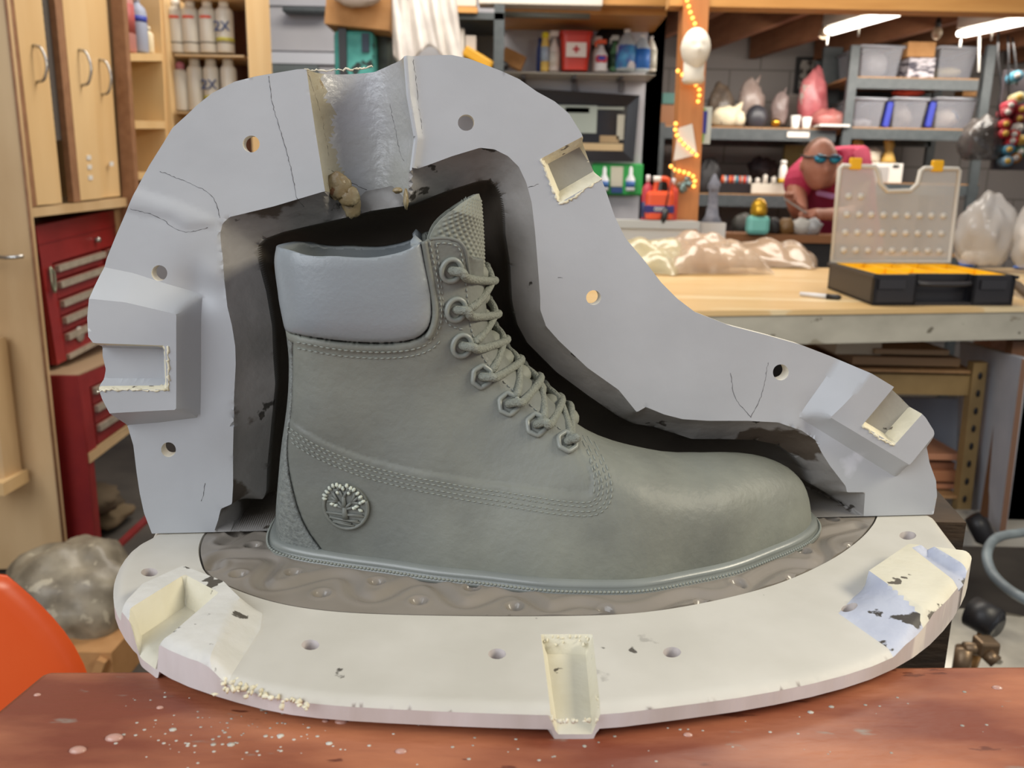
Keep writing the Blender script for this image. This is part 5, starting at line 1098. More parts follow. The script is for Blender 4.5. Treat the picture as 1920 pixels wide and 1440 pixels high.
bag(1396, 196, 1441, 241, YA+.08, 36, flat('34343A', .4), 'dark grey helmet-like form in front of the bags, upper rack shelf', 'dark_form', 'helmet', amp=.04)
an = thing('animal_cast', 'cream animal head cast with pointed ear on the upper rack shelf', 'cast', px(1360, 241, YA+.05)); mb = MB(); mb.blob((0, 0, .06), (.17, .12, .13), 41, .12, 24); mb.blob((.065, -.02, .05), (.08, .09, .10), 42, .08, 18); mb.build('head', mat('spotted_cream', 'C8BC9E', 'D6CAAE', 20, .7, c3='6A5C4C', s3=40, t3=.68), an); mb = MB(); mb.tube([(.045, 0, .09), (.07, 0, .12), (.09, 0, .15)], [.03, .02, .003], 10); mb.build('ear', flat('CCC0A4'), an)
for x, y0, lab in ((1490, 217, 'tall white paper cup in front of the bags, upper rack shelf'), (1511, 220, 'short white paper cup right of the tall one, upper rack shelf')):
    a = px(x, 241, YA+.02); h = px(x, y0, YA+.02)[2]-a[2]; mb = MB(); mb.lathe([(.021, 0), (.028, h), (.025, h), (.019, .004)], a, seg=16, cap=False); mb.lathe([(.0, .003), (.021, .003)], a, seg=16, cap=False); single(mb, 'paper_cup', M_white, lab, 'cup')
mb = MB(); mb.ball(px(1454, 230, YA+.05), .03, 14, (1, 1, .75)); single(mb, 'brass_ornament', mat('brass', 'C89A3A', rough=.15, metal=.9), 'shiny brass ornament between the dark form and the cups', 'ornament')
mb = MB(); mb.box(px(1558, 238, YA+.0)+ZZ*.004, (.17, .12, .012)); single(mb, 'white_plate', M_white, 'flat cream board at the right end of the upper rack shelf', 'board')
mb = MB(); pb(mb, 1477, 247, 1517, 258, YA-.006, .004); single(mb, 'shelf_label', flat('E8E0D6'), 'white blank label on the front beam of the grey rack', 'label')
fp = thing('framed_picture', 'small black-framed black and white picture on the block wall', 'picture', px(1516, 170, 5.7)); mb = MB(); pb(mb, 1496, 106, 1541, 176, 5.76, .03); mb.build('frame', M_black, fp, True); mb = MB(); pb(mb, 1502, 113, 1536, 170, 5.75, .012); mb.build('print', mat('mono_print', '3A3430', '9A948C', 22, .6, lo=.48, hi=.52), fp, True)
mb = MB(); pb(mb, 1546, 88, 1566, 240, 5.4, .03); single(mb, 'rack_post', M_rack, 'dark metal upright standing behind the large pink bag', 'post')
mb = MB(); pb(mb, 1478, 176, 1500, 236, 5.35, .02); single(mb, 'grey_board', flat('7E7670'), 'grey board propped behind the small bagged cast', 'board')
# lower level of the long rack
bag(1302, 300, 1352, 365, YA+.15, 45, flat('1E1B1C', .6), 'black heap left of the tray on the lower rack shelf', 'black_heap', 'heap', amp=.35)
tr = thing('paint_tray', 'black tray packed with small coloured paint bottles, lower rack shelf', 'tray', px(1380, 364, YA+.1)); mb = MB(); pb(mb, 1350, 343, 1408, 364, YA+.04, .15); mb.build('tray', M_black, tr, True)
cols = ['D0562C', 'C8C0B8', '4A5E8E', 'D86A3A', 'C03A34', 'D8D0C4', '3E7A8E', 'CC5530', 'B8B0A8', 'D24A2E', '7E8AA0', 'E0D8CC']
for k, c in enumerate(cols):
    a = px(1354+k*4.6, 345, YA+.06+.04*(k % 3)); a[2] = px(1380, 344, YA+.04)[2]+.002; mb = MB(); mb.lathe([(.010, 0), (.010, .028), (.005, .034), (.005, .044)], a, seg=10); single(mb, 'paint_bottle', flat(c), 'tiny %s paint bottle standing on the black tray' % {0: 'orange', 1: 'white', 2: 'blue', 3: 'orange', 4: 'red', 5: 'white', 6: 'teal', 7: 'orange', 8: 'grey', 9: 'red', 10: 'grey', 11: 'white'}[k], 'bottle', 'paint bottles on the black tray')
wb = thing('white_tray_box', 'white box with small white figures on top, lower rack shelf', 'box', px(1442, 363, YA)); mb = MB(); pb(mb, 1410, 344, 1476, 364, YA+.02, .15, .003); mb.build('box', flat('D8D0C0'), wb, True)
for k, (x, y) in enumerate(((1420, 333), (1434, 327), (1450, 331))): a = px(x, 344, YA+.07); mb = MB(); h = px(x, y, YA+.07)[2]-a[2]; mb.lathe([(.018, 0), (.012, h*.5), (.016, h*.75), (.006, h)], a, seg=12); single(mb, 'white_figurine', flat('D6CEC4'), ('leftmost', 'middle', 'rightmost')[k]+' of the three small white figures on the white box', 'figurine')
t = simple_bottle(px(1466, 346, YA-.02), .022, .135, 'white bottle with a yellow band standing beside the small white figures', flat('E2DED6'), flat('E2DED6'), flat('D0A42A'), neck=.7, lab_h=(.05, .25))
mb = MB(); pb(mb, 1472, 272, 1560, 345, YA+.3, .02); single(mb, 'olive_board', flat('6E6636'), 'olive green panel propped behind the bending person', 'panel')
mb = MB(); mb.blob(px(1430, 316, YA+.3), (.16, .1, .12), 51, .4, 22, False); single(mb, 'dark_clutter', flat('2C2226', .6), 'dark tangled clutter behind the small white figures', 'clutter')
bag(1372, 400, 1412, 440, YA-.3, 52, flat('3C3A34'), 'dark cloth heap under the lower rack shelf', 'cloth_heap', 'cloth')
# bins
M_bin = mat('clear_bin_plastic', 'A6A8B2', 'B2B4BC', 8, .3, alpha=.30); M_rim = mat('bin_rim', 'B9BCC4', rough=.3, alpha=.8)
def bin_(x0, y0, x1, y1, Y, label, content, cs_, seed):
    t = thing('storage_bin', label, 'bin', px((x0+x1)/2, y1, Y)); a = px(x0, y1, Y); b = px(x1, y0, Y); w_ = b[0]-a[0]; h_ = b[2]-a[2]; dep = .36
    mb = MB(); vs = []
    for (k, z) in ((.86, 0), (1, h_), (.965, h_), (.83, .01)):
        for sx, sy in ((-1, -1), (1, -1), (1, 1), (-1, 1)): vs.append(((a[0]+b[0])/2+sx*w_/2*k, Y+dep/2+sy*dep/2*k, a[2]+z))
    fs = [(0, 1, 2, 3)]+[(r*4+k, r*4+(k+1) % 4, r*4+4+(k+1) % 4, r*4+4+k) for r in range(3) for k in range(4)]+[(12, 13, 14, 15)]
    mb.add(vs, fs, False); mb.build('tub', M_bin, t, True)
    mb = MB(); L = [((a[0]+b[0])/2+sx*w_/2*1.03, Y+dep/2+sy*dep/2*1.02, a[2]+h_-.006) for sx, sy in ((-1, -1), (1, -1), (1, 1), (-1, 1))]; mb.tube(L, .009, 6, closed=True); mb.build('rim', M_rim, t, True)
    mb = MB(); mb.blob(((a[0]+b[0])/2, Y+dep/2, a[2]+h_*content*.45+.01), (w_*.80, dep*.78, h_*content*1.0), seed, .12, 26); single(mb, 'bin_contents', mat('contents_%d' % seed, cs_[0], cs_[1], 14, .7, c3=cs_[2] if len(cs_) > 2 else None, s3=9, t3=.58), ('stuff inside the '+label)[:96], 'contents')
bin_(1611, 86, 1695, 146, YA+.05, 'clear bin full of white material, top rack shelf', .95, ('C4C2C4', 'B0AEB0'), 71)
bin_(1757, 88, 1835, 146, YA+.05, 'clear bin with a little yellow foam, top rack shelf', .45, ('CDBE94', 'D8CCA8'), 72)
bin_(1600, 184, 1661, 241, YA+.05, 'nearly empty clear bin, left end of middle bin shelf', .35, ('C8C8CC', 'B4B4B8'), 73)
bin_(1672, 184, 1741, 241, YA+.05, 'clear bin of grey material under the orange cloth', .85, ('8E867E', 'A0988E'), 74)
bin_(1752, 184, 1833, 241, YA+.05, 'clear bin of white jars, right end of middle bin shelf', .75, ('D0C4B8', 'B8ACA0', '4E6E90'), 75)
for x, lab in ((1664, 'left'), (1744, 'right')): mb = MB(); a = px(x, 215, YA+.08); mb.box(a, (.034, .03, .14), ry=.12, bev=.006); single(mb, 'blue_cover', flat('2C3AA8'), 'blue bin lid standing on edge, '+lab+' of the two, middle bin shelf', 'lid')
mb = MB(); pb(mb, 1706, 108, 1750, 146, YA+.06, .2); single(mb, 'bottle_pack', mat('striped_pack', '3A3444', 'C8C2C8', 16, .5, lo=.45, hi=.5, stretch=(1, 1, 4)), 'shrink-wrapped pack with dark and white stripes between the top bins', 'pack')
mb = MB(); pb(mb, 1704, 78, 1752, 107, YA+.05, .22); single(mb, 'small_carton', M_card, 'plain brown carton on top of the striped pack', 'carton')
mb = MB(); mb.blob(px(1703, 173, YA+.1), (.17, .15, .045), 77, .15, 22, False); single(mb, 'orange_cloth', flat('D8482A'), 'orange cloth folded on top of the middle clear bin', 'cloth')
mb = MB(); pb(mb, 1806, 168, 1830, 181, YA+.2, .1); single(mb, 'small_brown_box', M_card, 'small brown box on the bin right end, below the top shelf', 'box')
mw_ = thing('microwave_oven', 'white microwave oven on the third shelf of the bin rack', 'microwave', px(1655, 350, YA)); mb = MB(); pb(mb, 1620, 305, 1690, 346, YA+.02, .3, .004); mb.build('body', flat('D8D4CC'), mw_, True); mb = MB(); pb(mb, 1624, 312, 1664, 342, YA+.012, .01); mb.build('door_glass', flat('A8A4A0'), mw_, True); mb = MB(); pb(mb, 1676, 309, 1686, 313, YA+.012, .01); mb.build('display', M_black, mw_, True)
for x, lab in ((1606, 'yellow upright foam figure left of the white crumpled figure'), (1664, 'yellow upright foam figure right of the white crumpled figure')):
    a = px(x, 305, YA+.1); mb = MB(); mb.lathe([(.045, 0), (.035, .03), (.022, .07), (.030, .10), (.018, .13)], a, seg=14); mb.blob(a+np.array([-.01, 0, .12]), (.05, .05, .05), 5, .1, 12, False); single(mb, 'foam_figure', flat('C8A050'), lab, 'figure')
mb = MB(); mb.blob(px(1634, 294, YA+.1), (.10, .08, .09), 81, .4, 22, False); single(mb, 'crumpled_figure', flat('C8BCA8'), 'white crumpled plastic on top of the microwave', 'figure')
# right: thread spools on the wall, cords, dark bag
spools = [(1896,197,'B03040'),(1912,182,'C8C090'),(1890,210,'8E2430'),(1887,232,'A01C24'),(1908,240,'D8D0C4'),(1886,250,'901820'),(1899,264,'C02830'),(1912,222,'7A1A20'),(1902,252,'C83A20'),(1893,280,'3E7890'),(1908,142,'4A90A8'),(1916,262,'B89850'),(1905,296,'A06A30'),(1916,205,'A02028'),(1914,285,'507A60'),(1890,302,'6A8CA0')]
for i, (x, y, c) in enumerate(spools):
    a = px(x, y, 4.3); t = thing('tape_roll', 'small coloured roll hanging on the wall at the right edge', 'roll', a, 0, 'rolls on the right wall'); mb = MB(); mb.cyl((0, 0, 0), (.03, .11, 0), .026, seg=14); mb.build('roll', flat(c), t); mb = MB(); mb.cyl((-.001, -.004, 0), (0, .002, 0), .014, seg=12); mb.build('core', flat('C8A040' if i % 2 else 'D0C8C0'), t)
mb = MB(); a = px(1880, 130, 4.42); b = px(1960, 320, 4.42); mb.span((a[0]+.02, 4.42, b[2]), (b[0], 4.45, a[2])); single(mb, 'roll_board', flat('3A3438'), 'dark board on the right holding the coloured rolls', 'board')
for i, L in enumerate(([(1872,58),(1871,110),(1876,160),(1872,200),(1880,250),(1893,290)], [(1890,66),(1891,120),(1892,180)], [(1898,70),(1904,120),(1907,160)])): mb = MB(); mb.tube(spline([px(x, y, 4.35) for x, y in L], 6), .005, 6); single(mb, 'power_cord', M_black, ('long black cord hanging left of the coloured rolls', 'short black cord hanging beside the long one', 'black cord hanging above the blue roll')[i], 'cord')
mb = MB(); mb.tube([px(1838, -20, 4.6), px(1835, 135, 4.6)], .006, 6); single(mb, 'white_rod', M_white, 'thin white rod hanging at the right end of the bin rack', 'rod')
bag(1800, 225, 1885, 300, 4.4, 85, mat('smoky_film', '3E3A38', '6A6460', 9, .15, alpha=.75, bump=.8, bscale=15, c3='B8B4B0', s3=16, t3=.66), 'smoky grey plastic bag behind the large white bags', 'plastic_bag', 'bag', amp=.3)

# ================================================================== the person and the bench in front
pbn = thing('craft_bench', 'dark cluttered bench where the person in pink is working', 'bench', (px(1430, 430, 3.9)[0], 3.95, 0)); a = px(1330, 437, 3.75); b = px(1640, 437, 3.75)
mb = MB(); mb.span((a[0], 3.75, a[2]-.035), (b[0], 4.0, a[2])); mb.build('bench_top', mat('craft_bench_wood', '8A5A34', rough=.6), pbn, True); mb = MB(); mb.span((a[0]+.03, 3.78, 0), (b[0]-.03, 3.97, a[2]-.035)); mb.build('cabinet_body', flat('2A2624'), pbn, True); ZPB = a[2]
PYP = 4.12
man = thing('person', 'person in a pink t-shirt and blue mirrored glasses, bent over the bench working', 'person', (px(1570, 400, 4.3)[0], 4.3, 0))
def skin(name, verts, edges, radii, m, parent, sub=2):
    me = bpy.data.meshes.new(name); L = parent_loc(parent); me.from_pydata([tuple(np.array(v)-np.array(L)) for v in verts], edges, []); o = bpy.data.objects.new(name, me); COL.objects.link(o); o.parent = parent
    o.modifiers.new('s', 'SKIN'); 
    sv = me.skin_vertices[0].data if me.skin_vertices else None
    if sv is None:
        bm = bmesh.new(); bm.from_mesh(me); bm.verts.layers.skin.verify(); bm.to_mesh(me); bm.free(); sv = me.skin_vertices[0].data
    for i, r in enumerate(radii): sv[i].radius = r if hasattr(r, '__len__') else (r, r)
    sv[0].use_root = True
    s = o.modifiers.new('sub', 'SUBSURF'); s.levels = sub; s.render_levels = sub; me.materials.append(m); return o
P_ = lambda x, y, Y: px(x, y, Y)
J = {}; vs = []; es = []; rs = []
def jv(name, p, r, par=None): J[name] = len(vs); vs.append(p); rs.append(r); (es.append((J[par], J[name])) if par else None)
pel = P_(1600, 470, 4.5)
jv('pel', pel, (.15, .11)); jv('bel', P_(1590, 410, 4.42), (.15, .11), 'pel'); jv('che', P_(1562, 345, 4.28), (.17, .12), 'bel'); jv('nb', P_(1550, 322, 4.18), .065, 'che'); jv('nk', P_(1545, 318, 4.12), .055, 'nb')
jv('lh', P_(1590, 560, 4.52), .09, 'pel'); jv('lk', P_(1575, 720, 4.40), .065, 'lh'); jv('lf', setz(P_(1575, 800, 4.5), .05), .04, 'lk'); jv('rh', P_(1640, 560, 4.55), .09, 'pel'); jv('rk', P_(1650, 720, 4.45), .065, 'rh'); jv('rf', setz(P_(1650, 800, 4.52), .05), .04, 'rk')
jv('ls', P_(1503, 318, 4.24), .062, 'che'); jv('lm', P_(1492, 355, 4.18), .052, 'ls'); jv('le', P_(1500, 402, 4.10), .043, 'lm'); jv('lw', P_(1487, 388, 3.98), .028, 'le'); jv('lp', P_(1479, 377, 3.95), (.036, .022), 'lw')
jv('rs', P_(1612, 305, 4.26), .062, 'che'); jv('rm', P_(1612, 350, 4.20), .052, 'rs'); jv('re', P_(1595, 402, 4.12), .043, 'rm'); jv('rw', P_(1540, 402, 3.98), .028, 're'); jv('rp', P_(1520, 400, 3.94), (.036, .022), 'rw')
for side, base, dx, dy in (('l', (1479, 377, 3.95), -1, -1), ('r', (1520, 400, 3.94), -1, .4)):
    for k in range(4):
        ox = (-6+k*4) if side == 'l' else 0; oy = (-3+k*3.2) if side == 'r' else 0
        a = (base[0]+ox+(0 if side == 'l' else -8), base[1]-(8 if side == 'l' else 0)+oy, base[2]-.01); b = (a[0]+(1 if side == 'l' else -9), a[1]-(7 if side == 'l' else -2), a[2]-.03); c = (b[0]+(3 if side == 'l' else -4), b[1]+(3 if side == 'l' else 5), b[2]-.022)
        jv('%sf%d' % (side, k), P_(*a), .010, side+'p'); jv('%sg%d' % (side, k), P_(*b), .0085, '%sf%d' % (side, k)); jv('%sh%d' % (side, k), P_(*c), .0075, '%sg%d' % (side, k))
    a = (base[0]+9, base[1]-1+(6 if side == 'r' else 0), base[2]-.03); jv(side+'t', P_(*a), .011, side+'p'); jv(side+'u', P_(a[0]+2, a[1]-7, a[2]-.025), .009, side+'t')
M_skin = mat('skin', 'B8785E', 'CC9078', 12, .5, sss=.05)
body = skin('body', vs, es, rs, M_skin, man)
hc = P_(1536, 308, 4.02); hm = MB(); nu, nv = 40, 34; Rt = Matrix.Rotation(math.radians(8), 3, 'X') @ Matrix.Rotation(math.radians(0), 3, 'Z'); hv = []
for j in range(nv+1):
    th = math.pi*j/nv
    for i in range(nu):
        a = 2*math.pi*i/nu; x = math.sin(th)*math.cos(a); y = math.sin(th)*math.sin(a); z = math.cos(th); f = max(0, -y); X = x*.078*(1-.28*max(0, -z)**1.6); Y = y*.098; Z = z*.118
        Y += -.022*math.exp(-((x/.16)**2+((z+.15)/.2)**2))*f+.010*math.exp(-(((abs(x)-.36)/.16)**2+((z-.08)/.12)**2))*f-.006*math.exp(-((x/.3)**2+((z+.52)/.06)**2))*f-.008*math.exp(-((x/.25)**2+((z+.82)/.12)**2))*f
        hv.append(np.array(Rt@Vector((X, Y, Z)))+hc)
hm.add(hv, [(j*nu+i, (j+1)*nu+i, (j+1)*nu+(i+1) % nu, j*nu+(i+1) % nu) for j in range(nv) for i in range(nu)], True)
for k in (-1, 1): hm.ball(np.array(Rt@Vector((k*.080, .01, -.01)))+hc, .02, 12, (.35, .8, 1.25))
hm.tube([hc+np.array([.0, .03, -.05]), P_(1548, 330, 4.12)], [.055, .06], 14)
hobj = hm.build('head', M_skin, man, True)
mb = MB(); R = []
for (x0) in (-.034, .034): mb.ball(np.array(Rt@Vector((x0, -.100, .034)))+hc, .029, 16, (1, .35, .72))
mb.build('mirrored_lens', mat('blue_mirror_lens', '2FA0C0', '1E6E90', 40, .12, metal=.6, spec=1), man, True)
mb = MB(); mb.tube([np.array(Rt@Vector(q))+hc for q in ((-.082, .02, .036), (-.078, -.06, .036), (-.04, -.114, .046), (0, -.116, .042), (.04, -.114, .046), (.078, -.06, .036), (.082, .02, .036))], .005, 8); mb.build('glasses_frame', M_black, man, True)
mb = MB(); vs2 = []; nn2 = 16
for j in range(7):
    th = math.radians(4+j*10)
    for i in range(24):
        a = 2*math.pi*i/24; bb_ = 1.03; vs2.append(np.array(Rt@Vector((math.sin(th)*math.cos(a)*.078*bb_, (math.sin(th)*math.sin(a)*.098+.012)*bb_, math.cos(th)*.118*bb_)))+hc)
mb.add(vs2, [(j*24+i, (j+1)*24+i, (j+1)*24+(i+1) % 24, j*24+(i+1) % 24) for j in range(6) for i in range(24)], True); mb.build('short_hair', mat('cropped_hair', '7A5038', '8E6148', 60, .8), man, True)
ts = [P_(1592, 420, 4.43), P_(1562, 348, 4.28), P_(1552, 318, 4.20), P_(1503, 318, 4.24), P_(1492, 372, 4.16), P_(1612, 303, 4.26), P_(1612, 362, 4.19), P_(1600, 468, 4.5)]
skin('pink_shirt', ts, [(0, 1), (1, 2), (1, 3), (3, 4), (1, 5), (5, 6), (0, 7)], [(.17, .13), (.19, .14), .08, .10, .095, .10, .095, (.17, .13)], mat('pink_cotton', 'B22A4C', 'BC3456', 10, .8, bump=.2, bscale=12), man)
skin('jeans', [P_(1600, 480, 4.5), P_(1590, 560, 4.52), P_(1575, 720, 4.40), setz(P_(1575, 800, 4.5), .10), P_(1640, 560, 4.55), P_(1650, 720, 4.45), setz(P_(1650, 800, 4.52), .10)], [(0, 1), (1, 2), (2, 3), (0, 4), (4, 5), (5, 6)], [(.16, .12), .10, .075, .06, .10, .075, .06], flat('2B3550', .8), man)
mb = MB()
for k in range(5): mb.ball(P_(1536+k*6, 362+k*1.5, 4.105), .017, 8, (1, .3, .8))
mb.build('shirt_print', flat('C08AB8', .8), man, True)
mb = MB(); mb.tube(spline([P_(1470, 372, 3.92), P_(1500, 392, 3.9), P_(1512, 400, 3.9)], 6), .004, 6); single(mb, 'thin_tool', flat('A8A49C'), 'thin metal tool held between the hands of the person in pink', 'tool')
rg = np.random.default_rng(12)
for k, (x, w_, c, lab, nm) in enumerate(((1500, .10, 'B8B4AC', 'crumpled clear plastic in front of the working hands', 'clear_scrap'), (1522, .08, 'A8A8A8', 'grey wire bundle on the bench right of the clear scrap', 'wire_bundle'), (1475, .07, '7A5A34', 'brown lump on the dark bench left of the clear scrap', 'brown_lump'), (1450, .07, '2E2C2C', 'black lump on the dark bench beside the teal bottle', 'black_lump'))):
    mb = MB(); mb.blob(setz(px(x, 420, 3.82), ZPB+.03), (w_, .08, .075), 90+k, .4, 16, False); single(mb, nm, flat(c, .4), lab, 'scrap')
sg2 = thing('stone_figure', 'slender pale grey figure standing on the counter right of the post', 'figurine', setz(px(1334, 410, 3.6), 0)); 
a = px(1334, 417, 3.6); mb = MB(); mb.lathe([(.045, 0), (.028, .03), (.022, .07), (.020, .12), (.025, .15), (.014, .185), (.004, .2)], a, seg=16, sy=.8); mb.blob(a+ZZ*.15, (.05, .045, .06), 14, .25, 14, False); mb.build('figure', mat('blue_grey_clay', '7E8290', '9A9CA8', 40, .8, bump=.6), sg2, True); mb = MB(); mb.span((a[0]-.05, 3.55, 0), (a[0]+.05, 3.65, a[2])); mb.build('pedestal', M_white, sg2, True)
tb2 = thing('teal_bottle', 'squat teal bottle with a gold cap standing behind the bags on the table', 'bottle', setz(px(1419, 437, 3.72), ZPB)); mb = MB(); mb.box((0, 0, .04), (.10, .06, .085), bev=.02); mb.build('body', flat('7CC4B8', .3), tb2); mb = MB(); mb.lathe([(.034, .08), (.036, .10), (.033, .13), (.02, .15), (.004, .155)]); mb.build('cap', mat('gold_cap', 'D8A830', rough=.25, metal=.6), tb2)
mb = MB(); a = px(612, 200, 3.75); b = px(742, 200, 3.75); mb.span((a[0], 3.72, 0), (b[0], 4.1, a[2]-.002), bev=.01); single(mb, 'grey_pedestal', flat('8E8E90'), 'plain grey pedestal under the teal bag and the dark crate', 'pedestal')
# ================================================================== the big work table and everything on it
ZT = .905; ta = onZ(1250, 584, ZT); tb_ = onZ(1920, 576, ZT); td = (tb_-ta)/np.linalg.norm(tb_-ta); tn = np.array([-td[1], td[0], 0]); TR = math.atan2(td[1], td[0])
def tp(x, y): return onZ(x, y, ZT)
tab = thing('work_table', 'large worktable with a pale plywood top and paint-smeared white apron', 'table', (ta+td*.6+tn*.6)*np.array([1, 1, 0]))
def tbox(mb, s0, s1, n0, n1, z0, z1): c = ta+td*(s0+s1)/2+tn*(n0+n1)/2; c[2] = (z0+z1)/2; return mb.box(c, (s1-s0, n1-n0, z1-z0), rz=TR)
mb = MB(); tbox(mb, -.75, 2.0, 0, 1.15, ZT-.012, ZT); mb.build('table_top', mat('pale_ply_top', 'D2AE76', 'DDBC88', 5, .35, stretch=(.4, 3, 1), bump=.03, c3='E4CDA2', s3=5, t3=.6), tab, True)
mb = MB(); tbox(mb, -.75, 2.0, .006, .03, ZT-.082, ZT-.012); mb.build('apron', mat('smeared_white_paint', 'A39E90', 'B4AFA0', 14, .55, c3='6E685A', s3=30, t3=.655, c4='8A8270', s4=9, t4=.62, stretch=(.6, 1, 1)), tab, True)
for s in (-.7, 1.9):
    for n in (.08, 1.08): mb = MB(); tbox(mb, s-.045, s+.045, n-.045, n+.045, 0, ZT-.012); mb.build('leg', M_joist, tab, True)
# organiser case
o0 = tp(1635, 573); o1 = tp(1882, 569); ob = tp(1557, 542); ux = np.array([math.cos(.157), math.sin(.157), 0]); uy = np.array([-ux[1], ux[0], 0]); uy = uy*math.cos(.25)+ux*math.sin(.25); WO = np.linalg.norm(o1-o0)*.965; DO = .40; HO = .075; org = thing('organizer_case', 'open black organizer case with yellow trays and raised clear lid on the table', 'case', o0)
AR = math.atan2(ux[1], ux[0])
def op(a, b, c): return o0+ux*a+uy*b+ZZ*c
def obox(mb, a0, a1, b0_, b1_, c0, c1): return mb.add([op(a, b, c) for a in (a0, a1) for b in (b0_, b1_) for c in (c0, c1)], [(0, 1, 3, 2), (4, 6, 7, 5), (0, 4, 5, 1), (2, 3, 7, 6), (0, 2, 6, 4), (1, 5, 7, 3)], False)
M_ob = flat('232226', .45); mb = MB()
obox(mb, 0, .012, 0, DO, 0, HO); obox(mb, WO-.012, WO, 0, DO, 0, HO); obox(mb, 0, WO, DO-.012, DO, 0, HO); obox(mb, 0, WO, 0, DO, 0, .008); obox(mb, 0, WO*.30, 0, .02, 0, HO); obox(mb, WO*.70, WO, 0, .02, 0, HO); obox(mb, WO*.28, WO*.72, .035, .05, 0, HO)
obox(mb, WO*.28, WO*.30, 0, .05, 0, HO); obox(mb, WO*.70, WO*.72, 0, .05, 0, HO)
obox(mb, -.005, WO+.005, -.004, .006, HO-.012, HO-.002) if False else None
obox(mb, -.006, .006, -.004, DO+.004, HO-.008, HO); obox(mb, WO-.006, WO+.006, -.004, DO+.004, HO-.008, HO)
mb.build('case_body', M_ob, org, True)
mb = MB(); mb.tube(spline([op(WO*.31, .008, HO*.72), op(WO*.4, .0, HO*.70), op(WO*.6, .0, HO*.70), op(WO*.69, .008, HO*.72)], 6), .006, 8); mb.build('handle', flat('2E2C2E', .4), org, True)
M_yel = mat('yellow_tray_plastic', 'F2BC1A', 'FAC828', 12, .4)
for (a0, a1, b0_, b1_) in ((.014, WO*.27, .03, .20), (.014, WO*.27, .205, .385), (WO*.28, WO*.5, .055, .22), (WO*.28, WO*.5, .225, .385), (WO*.51, WO*.72, .055, .385), (WO*.73, WO-.014, .03, .2), (WO*.73, WO-.014, .205, .385)):
    mb = MB(); t_ = .003
    for q in ((a0, a0+t_, b0_, b1_, .01, HO), (a1-t_, a1, b0_, b1_, .01, HO), (a0, a1, b0_, b0_+t_, .01, HO), (a0, a1, b1_-t_, b1_, .01, HO), (a0, a1, b0_, b1_, .045, .05)): obox(mb, *q)
    mb.build('yellow_bin', M_yel, org, True)
for a in (WO*.12, WO*.84): mb = MB(); obox(mb, a-.035, a+.035, -.006, .0, HO*.55, HO*.85); mb.build('latch_plate', flat('2E2D30', .35), org, True)
# lid, hinged at the back, nearly upright
HL = .275; tilt = .05; lu = ux; lv = ZZ*math.cos(tilt)+uy*math.sin(tilt); lo = op(0, DO, HO)
def lp(a, h, d=0): return lo+lu*a+lv*h-uy*d
poly = [(0, 0), (WO, 0), (WO, HL*.98), (WO*.985, HL), (WO*.70, HL), (WO*.67, HL*.97), (WO*.655, HL*.83), (WO*.60, HL*.76), (WO*.41, HL*.75), (WO*.35, HL*.82), (WO*.32, HL*.95), (WO*.29, HL), (WO*.02, HL), (0, HL*.97)]
M_lid = mat('frosted_lid', 'D2CEC8', 'DCD8D0', 6, .16, alpha=.42, spec=.9, bump=.35, bscale=5); M_lidr = mat('frosted_lid_rim', 'D8D2C6', rough=.25, alpha=.85)
mb = MB(); mb.prism(poly, lo, lu, lv, uy*.003); mb.build('lid_panel', M_lid, org, True)
mb = MB(); mb.tube([lp(a*.985+WO*.0075, h*.98+.003, .002) for a, h in poly], .0065, 6, closed=True); mb.build('lid_rim', M_lidr, org, True)
mb = MB()
for r in range(4):
    for c in range(9):
        if r == 3 and c not in (0, 1): continue
        mb.cyl(lp(WO*(.10+c*.10), HL*(.13+r*.185), .0), lp(WO*(.10+c*.10), HL*(.13+r*.185), .004), .0095, seg=12)
tag(mb.build('lid_stud', M_lidr, org, True), kind='stuff')
for a in (WO*.13, WO*.80): mb = MB(); mb.box(lp(a, HL+.004, .003), (.036, .012, .032), rz=AR, bev=.004); mb.build('yellow_latch', mat('latch_yellow', 'F0B414', rough=.4), org, True)
# marker
mk = thing('marker_pen', 'white marker pen with a black cap lying on the plywood table', 'pen', tp(1535, 560)); a = tp(1500, 556)+ZZ*.007; b = tp(1552, 561)+ZZ*.007; c = tp(1577, 563)+ZZ*.007
mb = MB(); mb.cyl(a, b, .0055, .0062); mb.build('barrel', flat('D8D8DA'), mk, True); mb = MB(); mb.tube([b-(c-b)*.1, b+(c-b)*.8, c], [.0075, .007, .003], 12); mb.build('cap', M_black, mk, True)
# strap at the right of the case
mb = MB(); mb.tube(spline([tp(1880, 540)+ZZ*.02, tp(1900, 552)+ZZ*.03, tp(1925, 562)+ZZ*.015, tp(1960, 570)+ZZ*.01], 6), .012, 8, flat_=.5); single(mb, 'leather_strap', flat('4A3A28'), 'dark leather strap lying right of the organizer case', 'strap')
